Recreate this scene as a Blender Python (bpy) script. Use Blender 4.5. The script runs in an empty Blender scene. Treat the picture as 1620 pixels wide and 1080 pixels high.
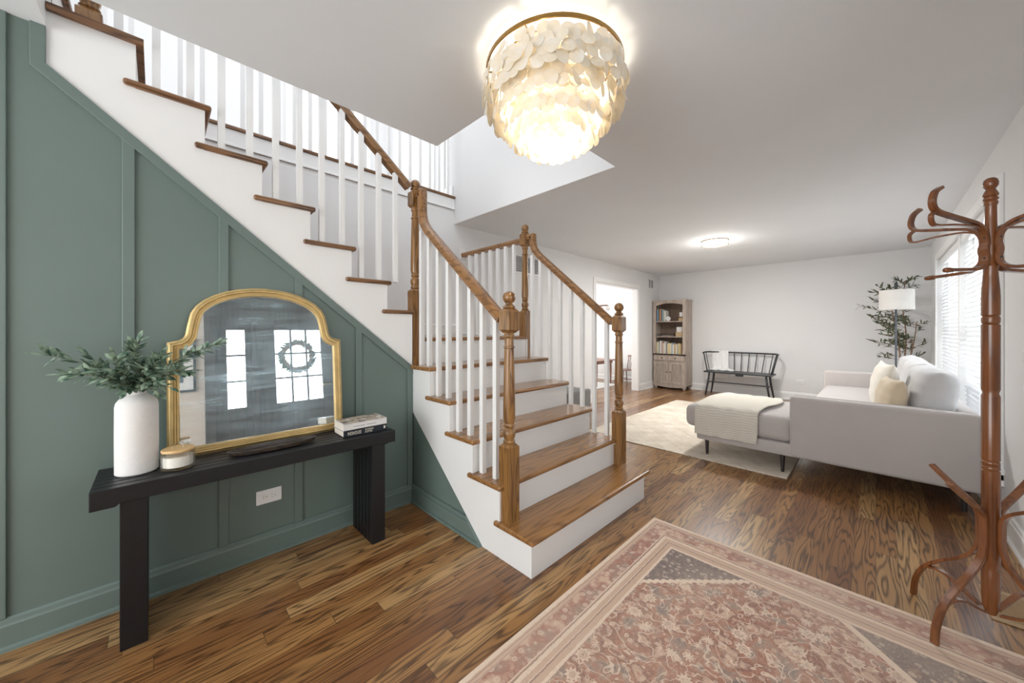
import bpy, bmesh, math, random
from math import pi, sin, cos, radians, sqrt
from mathutils import Vector, Matrix
random.seed(7)
S = bpy.context.scene
C = S.collection

# ------------------------------------------------------------------ camera
H = 1.22
cam_d = bpy.data.cameras.new('camera'); cam = bpy.data.objects.new('camera', cam_d); C.objects.link(cam)
cam.location = (0, 0, H)
cam.rotation_euler = (pi/2, 0, radians(45.34) - pi/2)      # level, looking diagonally into the hall
cam_d.sensor_width = 36; cam_d.lens = 569/1620*36
cam_d.shift_y = -17/1620
cam_d.clip_start = 0.02
S.camera = cam
# ------------------------------------------------------------------ world and exposure
S.view_settings.view_transform = 'Standard'; S.view_settings.look = 'None'
S.view_settings.gamma = 1; S.view_settings.use_curve_mapping = False
S.view_settings.exposure = 0.66
W = bpy.data.worlds.new('sky'); S.world = W; W.use_nodes = True
W.node_tree.nodes['Background'].inputs[0].default_value = (0.93, 0.96, 1.0, 1)
W.node_tree.nodes['Background'].inputs[1].default_value = 0.8

def area(name, loc, rot, sx, sy, power, col=(1, 1, 1)):
    l = bpy.data.lights.new(name, 'AREA'); l.shape = 'RECTANGLE'; l.size = sx; l.size_y = sy
    l.energy = power; l.color = col
    o = bpy.data.objects.new(name, l); C.objects.link(o); o.location = loc; o.rotation_euler = rot
    return o
# daylight entering by the living room windows, the glazed front door and the upstairs; plus two added fill panels
area('window_daylight', (5.5, -0.78, 1.3), (pi/2, 0, 0), 3.3, 1.9, 48, (0.93, 0.97, 1.0))
area('door_daylight', (1.1, -0.95, 1.4), (pi/2, 0, 0), 1.6, 1.5, 40, (0.9, 0.96, 1.0))
area('upstairs_daylight', (0.9, 3.4, 4.9), (0, 0, 0), 2.8, 2.4, 14, (1, 0.99, 0.98))
area('back_fill_panel', (-2.5, 0.9, 1.35), (0, -pi/2, 0), 2.0, 2.7, 58, (0.95, 0.98, 1.0))  # unseen fill panel added before the closed wall behind, no window there
area('dining_fill_panel', (6.2, 5.7, 1.5), (pi/2, 0, pi), 2.6, 1.6, 45, (1.0, 0.99, 0.97))  # added panel brightening the closed dining room, no window modelled

# ------------------------------------------------------------------ helpers
def sd(name, bm, m, smooth=False):
    me = bpy.data.meshes.new(name); bmesh.ops.recalc_face_normals(bm, faces=bm.faces[:]) ; bm.to_mesh(me); bm.free()
    if smooth:
        for p in me.polygons: p.use_smooth = True
    me.materials.append(m)
    return me
def nb(): return bmesh.new()
def obj(name, bm, m, parent=None, smooth=False, bevel=0, seg=2, local=False, auto=False, subsurf=0):
    """one mesh object; vertices are given in world space unless local"""
    if parent is not None and not local:
        r = parent
        while r.parent: r = r.parent
        bmesh.ops.transform(bm, matrix=r.matrix_basis.inverted(), verts=bm.verts[:])
    me = sd(name, bm, m, smooth or auto)
    o = bpy.data.objects.new(name, me); C.objects.link(o)
    if parent is not None: o.parent = parent
    if auto:
        md = o.modifiers.new('e', 'EDGE_SPLIT'); md.split_angle = radians(38)
    if bevel:
        md = o.modifiers.new('b', 'BEVEL'); md.width = bevel; md.segments = seg; md.limit_method = 'ANGLE'; md.angle_limit = radians(40)
    if subsurf:
        md = o.modifiers.new('s', 'SUBSURF'); md.levels = subsurf; md.render_levels = subsurf
    return o
def thing(name, label, cat, loc=(0, 0, 0), rotz=0, group=None):
    o = bpy.data.objects.new(name, None); C.objects.link(o); o.empty_display_size = .05
    o.location = loc; o.rotation_euler = (0, 0, rotz)
    o['label'] = label; o['category'] = cat
    if group: o['group'] = group
    bpy.context.view_layer.update()
    return o
def tag(o, label, cat, group=None, kind=None):
    o['label'] = label; o['category'] = cat
    if group: o['group'] = group
    if kind: o['kind'] = kind
    return o
def struct(name, bm, m, parent=None, label=None, **k):
    o = obj(name, bm, m, parent, **k)
    if parent is None:
        o['kind'] = 'structure'
        if label: o['label'] = label
    return o
def recentre(o):
    """move a one-mesh thing's origin to its base centre"""
    me = o.data; xs = [v.co for v in me.vertices]
    c = Vector(((min(v.x for v in xs)+max(v.x for v in xs))/2, (min(v.y for v in xs)+max(v.y for v in xs))/2, min(v.z for v in xs)))
    me.transform(Matrix.Translation(-c)); o.location = c
    return o
def dup(r, loc, rotz=None, label=None, scale=None):
    def cp(o, par):
        c = o.copy(); C.objects.link(c); c.parent = par
        for ch in kids.get(o, []): cp(ch, c)
        return c
    kids = {}
    for o in C.objects:
        if o.parent: kids.setdefault(o.parent, []).append(o)
    c = cp(r, None); c.location = loc
    if rotz is not None: c.rotation_euler = (0, 0, rotz)
    if scale: c.scale = scale
    if label: c['label'] = label
    return c

def bx(bm, x0, x1, y0, y1, z0, z1, M=None):
    vs = [bm.verts.new((x, y, z)) for z in (z0, z1) for y in (y0, y1) for x in (x0, x1)]
    for f in ((0, 2, 3, 1), (4, 5, 7, 6), (0, 1, 5, 4), (2, 6, 7, 3), (0, 4, 6, 2), (1, 3, 7, 5)):
        bm.faces.new([vs[i] for i in f])
    if M is not None: bmesh.ops.transform(bm, matrix=M, verts=vs)
    return vs
def rbox(bm, x0, x1, y0, y1, z0, z1, r, seg=3, M=None):
    b2 = bmesh.new(); bx(b2, x0, x1, y0, y1, z0, z1)
    bmesh.ops.bevel(b2, geom=b2.edges[:], offset=r, segments=seg, affect='EDGES', profile=0.5)
    if M is not None: bmesh.ops.transform(b2, matrix=M, verts=b2.verts[:])
    join(bm, b2)
def join(bm, b2):
    mp = {v: bm.verts.new(v.co) for v in b2.verts}
    for f in b2.faces:
        try: bm.faces.new([mp[v] for v in f.verts])
        except ValueError: pass
    b2.free()
def prism(bm, pts, axis, a, b):
    """polygon pts (p,q) extruded along axis from a to b. axis X: (y,z); Y: (x,z); Z: (x,y)"""
    def P(p, q, t):
        return {'X': (t, p, q), 'Y': (p, t, q), 'Z': (p, q, t)}[axis]
    A = [bm.verts.new(P(p, q, a)) for p, q in pts]; B = [bm.verts.new(P(p, q, b)) for p, q in pts]
    n = len(pts)
    bm.faces.new(A); bm.faces.new(B[::-1])
    for i in range(n): bm.faces.new((A[i], A[(i+1) % n], B[(i+1) % n], B[i]))
def lathe(bm, prof, cx=0, cy=0, seg=24, closed=False, sx=1, sy=1):
    rings = []
    for r, z in prof:
        if r < 1e-5: rings.append([bm.verts.new((cx, cy, z))])
        else: rings.append([bm.verts.new((cx+r*sx*cos(2*pi*i/seg), cy+r*sy*sin(2*pi*i/seg), z)) for i in range(seg)])
    R = rings + ([rings[0]] if closed else [])
    for a, b in zip(R, R[1:]):
        for i in range(seg):
            j = (i+1) % seg
            if len(a) == 1 and len(b) == 1: continue
            if len(a) == 1: bm.faces.new((a[0], b[j], b[i]))
            elif len(b) == 1: bm.faces.new((a[i], a[j], b[0]))
            else: bm.faces.new((a[i], a[j], b[j], b[i]))
    if not closed:
        if len(rings[0]) > 1: bm.faces.new(rings[0][::-1])
        if len(rings[-1]) > 1: bm.faces.new(rings[-1])
def sweep(bm, path, side, prof, closed=False):
    """prof (u,v): u along the fixed side vector, v along side x tangent"""
    side = Vector(side).normalized(); P = [Vector(p) for p in path]; n = len(P); rings = []
    for i in range(n):
        if closed: a, b = P[i]-P[i-1], P[(i+1) % n]-P[i]
        else: a = P[i]-P[i-1] if i else P[1]-P[0]; b = P[i+1]-P[i] if i < n-1 else P[i]-P[i-1]
        a = a.normalized(); b = b.normalized(); t = (a+b).normalized()
        k = 1/max(.35, t.dot(a)); nn = side.cross(t).normalized()
        rings.append([bm.verts.new(P[i]+side*u+nn*v*k) for u, v in prof])
    m = len(prof)
    for i in range(n if closed else n-1):
        A, B = rings[i], rings[(i+1) % n]
        for j in range(m): bm.faces.new((A[j], A[(j+1) % m], B[(j+1) % m], B[j]))
    if not closed: bm.faces.new(rings[0][::-1]); bm.faces.new(rings[-1])
def tube(bm, path, r, seg=8):
    """round tube with varying radius"""
    P = [Vector(p) for p in path]; n = len(P); R = r if isinstance(r, (list, tuple)) else [r]*n
    t0 = (P[1]-P[0]).normalized(); up = Vector((0, 0, 1)) if abs(t0.z) < .9 else Vector((1, 0, 0)); nn = t0.cross(up).normalized(); rings = []
    for i in range(n):
        t = ((P[i+1] if i < n-1 else P[i])-(P[i-1] if i else P[0])).normalized()
        nn = (nn-t*nn.dot(t)).normalized(); bb = t.cross(nn)
        rings.append([bm.verts.new(P[i]+(nn*cos(2*pi*k/seg)+bb*sin(2*pi*k/seg))*R[i]) for k in range(seg)])
    for A, B in zip(rings, rings[1:]):
        for k in range(seg): bm.faces.new((A[k], A[(k+1) % seg], B[(k+1) % seg], B[k]))
    bm.faces.new(rings[0][::-1]); bm.faces.new(rings[-1])
def smooth_path(pts, n=6, closed=False):
    """Catmull-Rom"""
    P = [Vector(p) for p in pts]; out = []; N = len(P)
    for i in range(N if closed else N-1):
        g = (lambda k: P[k % N]) if closed else (lambda k: P[min(max(k, 0), N-1)])
        p0, p1, p2, p3 = g(i-1), g(i), g(i+1), g(i+2)
        for s in range(n):
            t = s/n
            out.append(.5*((2*p1)+(-p0+p2)*t+(2*p0-5*p1+4*p2-p3)*t*t+(-p0+3*p1-3*p2+p3)*t**3))
    if not closed: out.append(P[-1])
    return out
def ball(bm, c, r, seg=16, rings=10, sz=1):
    lathe(bm, [(r*sin(pi*i/rings), c[2]-r*sz*cos(pi*i/rings)) for i in range(rings+1)], c[0], c[1], seg)
def rect(w, h): return [(-w/2, -h/2), (w/2, -h/2), (w/2, h/2), (-w/2, h/2)]

# ------------------------------------------------------------------ materials
class NT:
    def __init__(s, name):
        s.m = bpy.data.materials.new(name); s.m.use_nodes = True; s.t = s.m.node_tree
        s.b = s.t.nodes['Principled BSDF']; s.out = s.t.nodes['Material Output']
        s.tc = s.t.nodes.new('ShaderNodeTexCoord')
    def n(s, typ, **k):
        x = s.t.nodes.new('ShaderNode'+typ)
        for a, b in k.items(): setattr(x, a, b)
        return x
    def l(s, a, b): s.t.links.new(a, b)
    def val(s, sock, v):
        if hasattr(v, 'is_output'): s.l(v, sock)
        else: sock.default_value = v
    def math(s, op, a, b=0.0, c=None, clamp=False):
        x = s.n('Math', operation=op, use_clamp=clamp); s.val(x.inputs[0], a); s.val(x.inputs[1], b)
        if c is not None: s.val(x.inputs[2], c)
        return x.outputs[0]
    def comb(s, x, y, z):
        c = s.n('CombineXYZ'); s.val(c.inputs[0], x); s.val(c.inputs[1], y); s.val(c.inputs[2], z); return c.outputs[0]
    def sep(s, v):
        c = s.n('SeparateXYZ'); s.l(v, c.inputs[0]); return c.outputs
    def mapping(s, scale=(1, 1, 1), loc=(0, 0, 0), rot=(0, 0, 0), vec=None):
        c = s.n('Mapping'); s.l(vec or s.tc.outputs['Object'], c.inputs[0]); c.inputs['Scale'].default_value = scale
        c.inputs['Location'].default_value = loc; c.inputs['Rotation'].default_value = rot; return c.outputs[0]
    def noise(s, vec, scale=5, detail=2, rough=.5, dist=0):
        c = s.n('TexNoise'); s.l(vec, c.inputs['Vector']); c.inputs['Scale'].default_value = scale; c.inputs['Detail'].default_value = detail
        c.inputs['Roughness'].default_value = rough; c.inputs['Distortion'].default_value = dist; return c.outputs[0]
    def voro(s, vec, scale=5, feature='F1', out='Distance', rnd=1):
        c = s.n('TexVoronoi', feature=feature); s.l(vec, c.inputs['Vector']); c.inputs['Scale'].default_value = scale
        c.inputs['Randomness'].default_value = rnd; return c.outputs[out]
    def white(s, v):
        c = s.n('TexWhiteNoise', noise_dimensions='3D'); s.l(v, c.inputs[0]); return c.outputs
    def ramp(s, f, stops, interp='LINEAR'):
        c = s.n('ValToRGB'); s.val(c.inputs[0], f); r = c.color_ramp; r.interpolation = interp
        while len(r.elements) < len(stops): r.elements.new(.5)
        for e, (p, col) in zip(r.elements, stops):
            e.position = p; e.color = (*col, 1) if len(col) == 3 else col
        return c.outputs[0]
    def mix(s, f, a, b, typ='MIX'):
        c = s.n('MixRGB', blend_type=typ); s.val(c.inputs[0], f)
        for i, v in ((1, a), (2, b)):
            if isinstance(v, tuple) and len(v) == 3: v = (*v, 1)
            s.val(c.inputs[i], v)
        return c.outputs[0]
    def bump(s, h, strength=.2, dist=.01):
        c = s.n('Bump'); c.inputs['Strength'].default_value = strength; c.inputs['Distance'].default_value = dist
        s.l(h, c.inputs['Height']); s.l(c.outputs[0], s.b.inputs['Normal']); return c
def sr(r, g, b):
    f = lambda c: (c/255/12.92 if c/255 < .04045 else ((c/255+.055)/1.055)**2.4)
    return (f(r), f(g), f(b))
def plain(name, col, rough=.5, var=.05, scale=6, bumps=0, bscale=60, metal=0, spec=None, stretch=(1, 1, 1)):
    t = NT(name); n = t.noise(t.mapping(stretch), scale, 3)
    c = t.ramp(n, [(.3, tuple(x*(1-var) for x in col)), (.7, tuple(min(1, x*(1+var)) for x in col))])
    t.l(c, t.b.inputs['Base Color']); t.b.inputs['Roughness'].default_value = rough; t.b.inputs['Metallic'].default_value = metal
    if spec is not None: t.b.inputs['Specular IOR Level'].default_value = spec
    if bumps: t.bump(t.noise(t.mapping(), bscale, 3), bumps, .004)
    return t.m
def fabric(name, col, rough=.9, scale=500, var=.08, sheen=.3, strength=.25):
    t = NT(name); m = t.mapping()
    n = t.noise(m, 9, 3); w = t.noise(m, scale, 2)
    c = t.mix(.5, t.ramp(n, [(.3, tuple(x*(1-var) for x in col)), (.7, tuple(min(1, x*(1+var)) for x in col))]),
              t.ramp(w, [(.35, tuple(x*(1-var*1.5) for x in col)), (.65, tuple(min(1, x*(1+var)) for x in col))]))
    t.l(c, t.b.inputs['Base Color']); t.b.inputs['Roughness'].default_value = rough
    t.b.inputs['Sheen Weight'].default_value = sheen; t.bump(w, strength, .002); return t.m
def emit(name, col, strength):
    t = NT(name); n = t.noise(t.mapping(), 3, 1)
    t.l(t.ramp(n, [(0, col), (1, tuple(x*.97 for x in col))]), t.b.inputs['Emission Color'])
    t.b.inputs['Base Color'].default_value = (*col, 1); t.b.inputs['Emission Strength'].default_value = strength; return t.m
def wood(name, lo, mid, hi, axis='Z', k=1.0, rough=.32, lines=28, coat=.15, contrast=.8):
    """oak-like cathedral grain: contour lines of a noise stretched along one axis"""
    t = NT(name); st = {'X': (.9, 9, 9), 'Y': (9, .9, 9), 'Z': (9, 9, .9)}[axis]; st = tuple(x*k for x in st)
    fs = {'X': (6, 260, 260), 'Y': (260, 6, 260), 'Z': (260, 260, 6)}[axis]
    n = t.noise(t.mapping(st), 1.3, 2, .4); g = t.math('SINE', t.math('MULTIPLY', n, lines*2.2))
    g = t.math('MULTIPLY_ADD', g, .5, .5); f = t.noise(t.mapping(fs), 1, 2)
    big = t.noise(t.mapping(tuple(x*.3 for x in st)), 1.5, 1)
    c = t.ramp(t.math('MULTIPLY_ADD', f, .55, t.math('MULTIPLY', big, .5)), [(.25, mid), (.72, hi)])
    c2 = t.mix(t.math('MULTIPLY', t.math('POWER', g, 3.0), contrast), c, lo)
    t.l(c2, t.b.inputs['Base Color']); t.b.inputs['Roughness'].default_value = rough
    t.b.inputs['Coat Weight'].default_value = coat; t.b.inputs['Coat Roughness'].default_value = .15
    t.bump(f, .08, .002); return t.m

def floor_mat():
    t = NT('oak_floor'); X, Y, Z = t.sep(t.tc.outputs['Object'])
    w = .083; ry = t.math('DIVIDE', Y, w); row = t.math('FLOOR', ry)
    r1 = t.white(t.comb(row, 3.3, 1.7))[0]
    xs = t.math('ADD', t.math('DIVIDE', X, 1.15), t.math('MULTIPLY', r1, 13.7)); col = t.math('FLOOR', xs)
    wn = t.white(t.comb(row, col, 9.1)); v = wn[0]; cs = t.n('SeparateColor'); t.l(wn[1], cs.inputs[0]); v2, v3 = cs.outputs[1], cs.outputs[2]
    gv = t.comb(t.math('ADD', t.math('MULTIPLY', X, .85), t.math('MULTIPLY', v, 61)), t.math('ADD', t.math('MULTIPLY', Y, 9.5), t.math('MULTIPLY', v2, 37)), t.math('MULTIPLY', v3, 23))
    n = t.noise(gv, 1.5, 2.2, .42, .25)
    g = t.math('MULTIPLY_ADD', t.math('SINE', t.math('MULTIPLY', n, 66)), .5, .5); g = t.math('POWER', g, 2.6)
    fib = t.noise(t.comb(t.math('MULTIPLY', X, 7), t.math('MULTIPLY', Y, 190), v), 1, 3, .6)
    brk = t.math('MULTIPLY_ADD', fib, 2.6, -.35, clamp=True)
    base = t.ramp(v, [(0, sr(120, 78, 44)), (.35, sr(150, 106, 62)), (.7, sr(172, 128, 78)), (1, sr(198, 160, 108))])
    blot = t.noise(t.comb(t.math('MULTIPLY', X, 1.2), t.math('MULTIPLY', Y, 5), 0.0), 1.1, 2)
    base = t.mix(t.math('MULTIPLY_ADD', fib, .9, -.2, clamp=True), base, t.mix(.5, base, sr(96, 52, 24)), 'MIX')
    base = t.mix(t.math('MULTIPLY_ADD', blot, 1.6, -.5, clamp=True), base, t.mix(.42, base, sr(82, 44, 20)))
    c = t.mix(t.math('MULTIPLY', t.math('MULTIPLY', g, brk), .78), base, sr(48, 26, 12))
    fy = t.math('FRACT', ry); e1 = t.math('LESS_THAN', fy, .016); fx = t.math('FRACT', xs); e2 = t.math('LESS_THAN', fx, .0016)
    seam = t.math('MAXIMUM', e1, e2); c = t.mix(t.math('MULTIPLY', seam, .75), c, sr(40, 24, 12))
    t.l(c, t.b.inputs['Base Color'])
    t.l(t.math('MULTIPLY_ADD', fib, .14, .24), t.b.inputs['Roughness'])
    t.b.inputs['Coat Weight'].default_value = .25; t.b.inputs['Coat Roughness'].default_value = .12
    t.bump(t.math('SUBTRACT', t.math('MULTIPLY', fib, .3), seam), .12, .002)
    return t.m

def rug_mat():
    """faded Persian rug, coordinates from the rug's own centre: half sizes 1.217 x 0.754"""
    t = NT('persian_rug'); X, Y, Z = t.sep(t.tc.outputs['Object']); hx, hy = 1.217, .754
    ax, ay = t.math('ABSOLUTE', X), t.math('ABSOLUTE', Y)
    wob = t.math('MULTIPLY_ADD', t.noise(t.mapping(), 45, 1), .008, -.004)
    dx = t.math('SUBTRACT', hx, ax); dy = t.math('MULTIPLY', t.math('SUBTRACT', hy, ay), 1.22)
    d = t.math('ADD', t.math('MINIMUM', dx, dy), wob)
    cream, tan, rust, deep, grey, taupe = sr(224, 204, 184), sr(196, 164, 142), sr(158, 98, 76), sr(116, 66, 54), sr(100, 90, 90), sr(144, 116, 102)
    m = t.mapping()
    warp = t.n('VectorMath', operation='MULTIPLY_ADD'); wn = t.n('TexNoise'); t.l(m, wn.inputs['Vector']); wn.inputs['Scale'].default_value = 7; wn.inputs['Detail'].default_value = 2
    t.l(wn.outputs['Color'], warp.inputs[0]); warp.inputs[1].default_value = (.08, .08, .08); t.l(m, warp.inputs[2]); wv = warp.outputs[0]
    def flowers(scale, petals=7, rnd=.75):
        c = t.n('TexVoronoi', feature='F1'); t.l(m, c.inputs['Vector']); c.inputs['Scale'].default_value = scale; c.inputs['Randomness'].default_value = rnd
        dist = c.outputs['Distance']; dv = t.n('VectorMath', operation='SUBTRACT'); t.l(m, dv.inputs[0]); t.l(c.outputs['Position'], dv.inputs[1])
        # Position is given in texture space divided by scale already
        x, y, z = t.sep(dv.outputs[0]); ang = t.math('ARCTAN2', y, x)
        pet = t.math('MULTIPLY_ADD', t.math('SINE', t.math('MULTIPLY', ang, petals)), .045, .29)
        q = t.math('DIVIDE', dist, pet)
        return t.ramp(q, [(0, (1, 1, 1)), (.18, (.0, .0, .0)), (.3, (.75, .75, .75)), (.55, (.35, .35, .35)), (.75, (.95, .95, .95)), (.98, (.85, .85, .85)), (1.0, (0, 0, 0))])
    fl = flowers(11, 9); fs = flowers(32, 6, .9); fb = flowers(24, 8, .6)
    vine = t.math('ABSOLUTE', t.math('SINE', t.math('MULTIPLY', t.noise(wv, 8.5, 2.5), 26)))
    vine = t.ramp(vine, [(0, (1, 1, 1)), (.16, (.8, .8, .8)), (.24, (0, 0, 0))])
    vine2 = t.math('ABSOLUTE', t.math('SINE', t.math('MULTIPLY', t.noise(wv, 24, 3), 24)))
    vine2 = t.ramp(vine2, [(0, (1, 1, 1)), (.2, (.6, .6, .6)), (.32, (0, 0, 0))])
    patch = t.noise(wv, 13, 4)
    ground = t.ramp(patch, [(.32, grey), (.40, taupe), (.47, rust), (.56, deep), (.62, tan), (.7, rust)])
    field = t.mix(t.math('MULTIPLY', vine2, .7), ground, tan)
    field = t.mix(t.math('MULTIPLY', vine, .8), field, cream)
    field = t.mix(t.math('MULTIPLY', fs, .55), field, cream)
    field = t.mix(t.math('MULTIPLY', fl, .9), field, cream)
    corner = t.mix(t.math('MULTIPLY', vine2, .6), t.ramp(t.noise(wv, 14, 2), [(.35, grey), (.6, sr(86, 76, 80)), (.75, taupe)]), tan)
    corner = t.mix(t.math('MULTIPLY', fs, .6), corner, cream)
    cd = t.math('ADD', t.math('ADD', t.math('SUBTRACT', .945, ax), t.math('SUBTRACT', .54, ay)), t.math('MULTIPLY', t.math('SINE', t.math('MULTIPLY', t.math('SUBTRACT', X, Y), 130)), .006))
    isc = t.math('LESS_THAN', cd, .36); line = t.math('LESS_THAN', t.math('ABSOLUTE', t.math('SUBTRACT', cd, .36)), .017)
    field = t.mix(isc, field, corner); field = t.mix(line, field, cream)
    bord = t.ramp(t.noise(wv, 13, 2), [(.35, taupe), (.5, sr(150, 92, 78)), (.65, tan)])
    bord = t.mix(t.math('MULTIPLY', vine2, .5), bord, tan); bord = t.mix(t.math('MULTIPLY', fb, .7), bord, cream); bord = t.mix(t.math('MULTIPLY', fs, .3), bord, cream)
    stripes = t.ramp(d, [(0, cream), (.022, tan), (.028, taupe), (.032, tan), (.05, taupe), (.054, cream), (.150, tan), (.156, taupe), (.162, cream), (.18, tan), (.205, cream), (.21, taupe), (.216, tan), (.245, cream), (.258, taupe), (.262, tan)], 'CONSTANT')
    stripes = t.mix(t.math('MULTIPLY', vine2, .25), stripes, taupe)
    isb = t.math('MULTIPLY', t.math('GREATER_THAN', d, .056), t.math('LESS_THAN', d, .148))
    isf = t.math('GREATER_THAN', d, .264)
    c = t.mix(isb, stripes, bord); c = t.mix(isf, c, field)
    fade = t.noise(t.mapping((1, 1.8, 1)), 1.4, 3); c = t.mix(t.math('MULTIPLY_ADD', fade, 1.6, -.38, clamp=True), c, t.mix(.6, c, sr(206, 184, 166)))
    pile = t.noise(t.mapping((220, 700, 200)), 1, 2); c = t.mix(.22, c, t.mix(pile, tuple(x*.3 for x in tan), (1, .95, .9)), 'SOFT_LIGHT')
    t.l(c, t.b.inputs['Base Color']); t.b.inputs['Roughness'].default_value = .95; t.b.inputs['Sheen Weight'].default_value = .2
    t.bump(pile, .25, .003); return t.m

def pale_rug_mat():
    t = NT('cream_rug'); m = t.mapping(); X, Y, Z = t.sep(m)
    a = t.math('ABSOLUTE', t.math('SUBTRACT', t.math('FRACT', t.math('MULTIPLY', t.math('ADD', X, Y), 4.2)), .5))
    b = t.math('ABSOLUTE', t.math('SUBTRACT', t.math('FRACT', t.math('MULTIPLY', t.math('SUBTRACT', X, Y), 4.2)), .5))
    ln = t.math('MAXIMUM', t.math('GREATER_THAN', a, .46), t.math('GREATER_THAN', b, .46))
    wear = t.noise(m, 16, 3); v = t.math('MULTIPLY', ln, t.math('MULTIPLY_ADD', wear, 2.2, -.75, clamp=True))
    base = t.ramp(t.noise(m, 5, 4), [(.3, sr(205, 193, 176)), (.7, sr(228, 219, 204))])
    c = t.mix(t.math('MULTIPLY', v, .6), base, sr(150, 135, 120)); t.l(c, t.b.inputs['Base Color'])
    t.b.inputs['Roughness'].default_value = .95; t.bump(t.noise(m, 260, 2), .3, .003); return t.m

def knit_mat():
    t = NT('cream_knit'); X, Y, Z = t.sep(t.tc.outputs['UV'])
    u = t.math('MULTIPLY', X, 62); zig = t.math('PINGPONG', t.math('MULTIPLY', Y, 90), 1.0)
    h = t.math('SINE', t.math('MULTIPLY', t.math('ADD', u, t.math('MULTIPLY', zig, .8)), 6.283))
    row = t.math('SINE', t.math('MULTIPLY', Y, 90*3.1416))
    hh = t.math('MULTIPLY_ADD', h, .35, t.math('MULTIPLY_ADD', row, .2, .5))
    c = t.ramp(hh, [(0, sr(196, 188, 172)), (.5, sr(226, 220, 208)), (1, sr(238, 234, 224))]); t.l(c, t.b.inputs['Base Color'])
    t.b.inputs['Roughness'].default_value = .95; t.bump(hh, .7, .006); return t.m

def capiz_mat():
    t = NT('capiz_shell'); n = t.noise(t.mapping(), 14, 4)
    wn = t.n('ObjectInfo')
    c = t.ramp(n, [(.3, sr(250, 240, 220)), (.55, sr(253, 248, 238)), (.8, sr(255, 253, 248))])
    t.l(c, t.b.inputs['Base Color']); t.b.inputs['Roughness'].default_value = .28
    tr = t.n('BsdfTranslucent'); t.l(c, tr.inputs[0]); mx = t.n('MixShader'); mx.inputs[0].default_value = .36
    t.l(t.b.outputs[0], mx.inputs[1]); t.l(tr.outputs[0], mx.inputs[2]); t.l(mx.outputs[0], t.out.inputs[0]); return t.m
def translucent(name, col, f=.5, rough=.6):
    t = NT(name); n = t.noise(t.mapping(), 30, 2); c = t.ramp(n, [(.3, tuple(x*.97 for x in col)), (.7, col)])
    t.l(c, t.b.inputs['Base Color']); t.b.inputs['Roughness'].default_value = rough
    tr = t.n('BsdfTranslucent'); t.l(c, tr.inputs[0]); mx = t.n('MixShader'); mx.inputs[0].default_value = f
    t.l(t.b.outputs[0], mx.inputs[1]); t.l(tr.outputs[0], mx.inputs[2]); t.l(mx.outputs[0], t.out.inputs[0]); return t.m
def glass(name, col=(1, 1, 1), rough=.02, tf=.75):
    t = NT(name); n = t.noise(t.mapping(), 4, 1); t.l(t.math('MULTIPLY_ADD', n, .01, rough), t.b.inputs['Roughness'])
    t.b.inputs['Base Color'].default_value = (*col, 1); t.b.inputs['Transmission Weight'].default_value = 1; t.b.inputs['IOR'].default_value = 1.3
    tr = t.n('BsdfTransparent'); mx = t.n('MixShader'); mx.inputs[0].default_value = tf
    t.l(t.b.outputs[0], mx.inputs[1]); t.l(tr.outputs[0], mx.inputs[2]); t.l(mx.outputs[0], t.out.inputs[0]); return t.m
def mirror_mat():
    t = NT('dusty_hazed_mirror'); m = t.mapping((1.6, 1, 16), rot=(0, radians(10), 0))
    s = t.noise(m, 2.2, 5, .7, .5); s2 = t.noise(t.mapping((2, 1, 3)), 2, 3)
    sm = t.math('MULTIPLY', t.math('MULTIPLY_ADD', s, 3.0, -1.15, clamp=True), t.math('MULTIPLY_ADD', s2, 2.0, -.5, clamp=True))
    t.b.inputs['Metallic'].default_value = 1; t.b.inputs['Base Color'].default_value = (.93, .93, .93, 1)
    t.l(t.math('MULTIPLY_ADD', sm, .02, .004), t.b.inputs['Roughness'])
    g2 = t.n('BsdfGlossy'); g2.inputs['Color'].default_value = (.74, .93, 1.0, 1); g2.inputs['Roughness'].default_value = .36  # teal tint puts the bluish reflected sky haze into the dust smears
    mx = t.n('MixShader'); t.l(t.math('MULTIPLY_ADD', sm, .42, .09, clamp=True), mx.inputs[0]); t.l(t.b.outputs[0], mx.inputs[1]); t.l(g2.outputs[0], mx.inputs[2]); t.l(mx.outputs[0], t.out.inputs[0]); return t.m
def leafmat(name, a, b, rough=.5):
    t = NT(name); n = t.noise(t.mapping(), 38, 1); c = t.ramp(n, [(.35, a), (.62, b)]); t.l(c, t.b.inputs['Base Color'])
    t.b.inputs['Roughness'].default_value = rough; return t.m

M_floor = floor_mat()
M_wall = plain('wall_paint', sr(230, 230, 230), .7, .012, 2, .05, 90)
M_beige = plain('entry_wall_paint', sr(222, 212, 200), .7, .012, 2, .05, 90)
M_ceil = plain('ceiling_paint', sr(232, 235, 238), .85, .012, 2, .04, 90)
M_trim = plain('white_trim', sr(240, 240, 239), .38, .01, 3)
M_green = plain('green_paint', sr(106, 122, 117), .42, .03, 2.2, .04, 160)
M_tread = wood('oak_tread', sr(84, 52, 26), sr(132, 90, 50), sr(166, 122, 74), 'X', .8, .22, 26, .4, .5)
M_treadY = wood('oak_tread_side', sr(70, 44, 24), sr(112, 76, 46), sr(140, 100, 64), 'X', 1.1, .3, 22, .2, .8)
M_oak = wood('oak_newel', sr(80, 50, 24), sr(130, 90, 48), sr(160, 118, 68), 'Z', 1.6, .3, 20, .3, .7)
M_rail = wood('oak_rail', sr(86, 54, 26), sr(130, 90, 50), sr(160, 116, 70), 'Y', 1.2, .28, 18, .3, .6)
M_railX = wood('oak_rail_cross', sr(80, 52, 28), sr(122, 86, 50), sr(150, 110, 68), 'X', 1.2, .3, 18, .3, .6)
M_black = plain('black_paint', sr(18, 20, 24), .4, .25, 40, .25, 120, stretch=(1, 12, 12))
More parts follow.
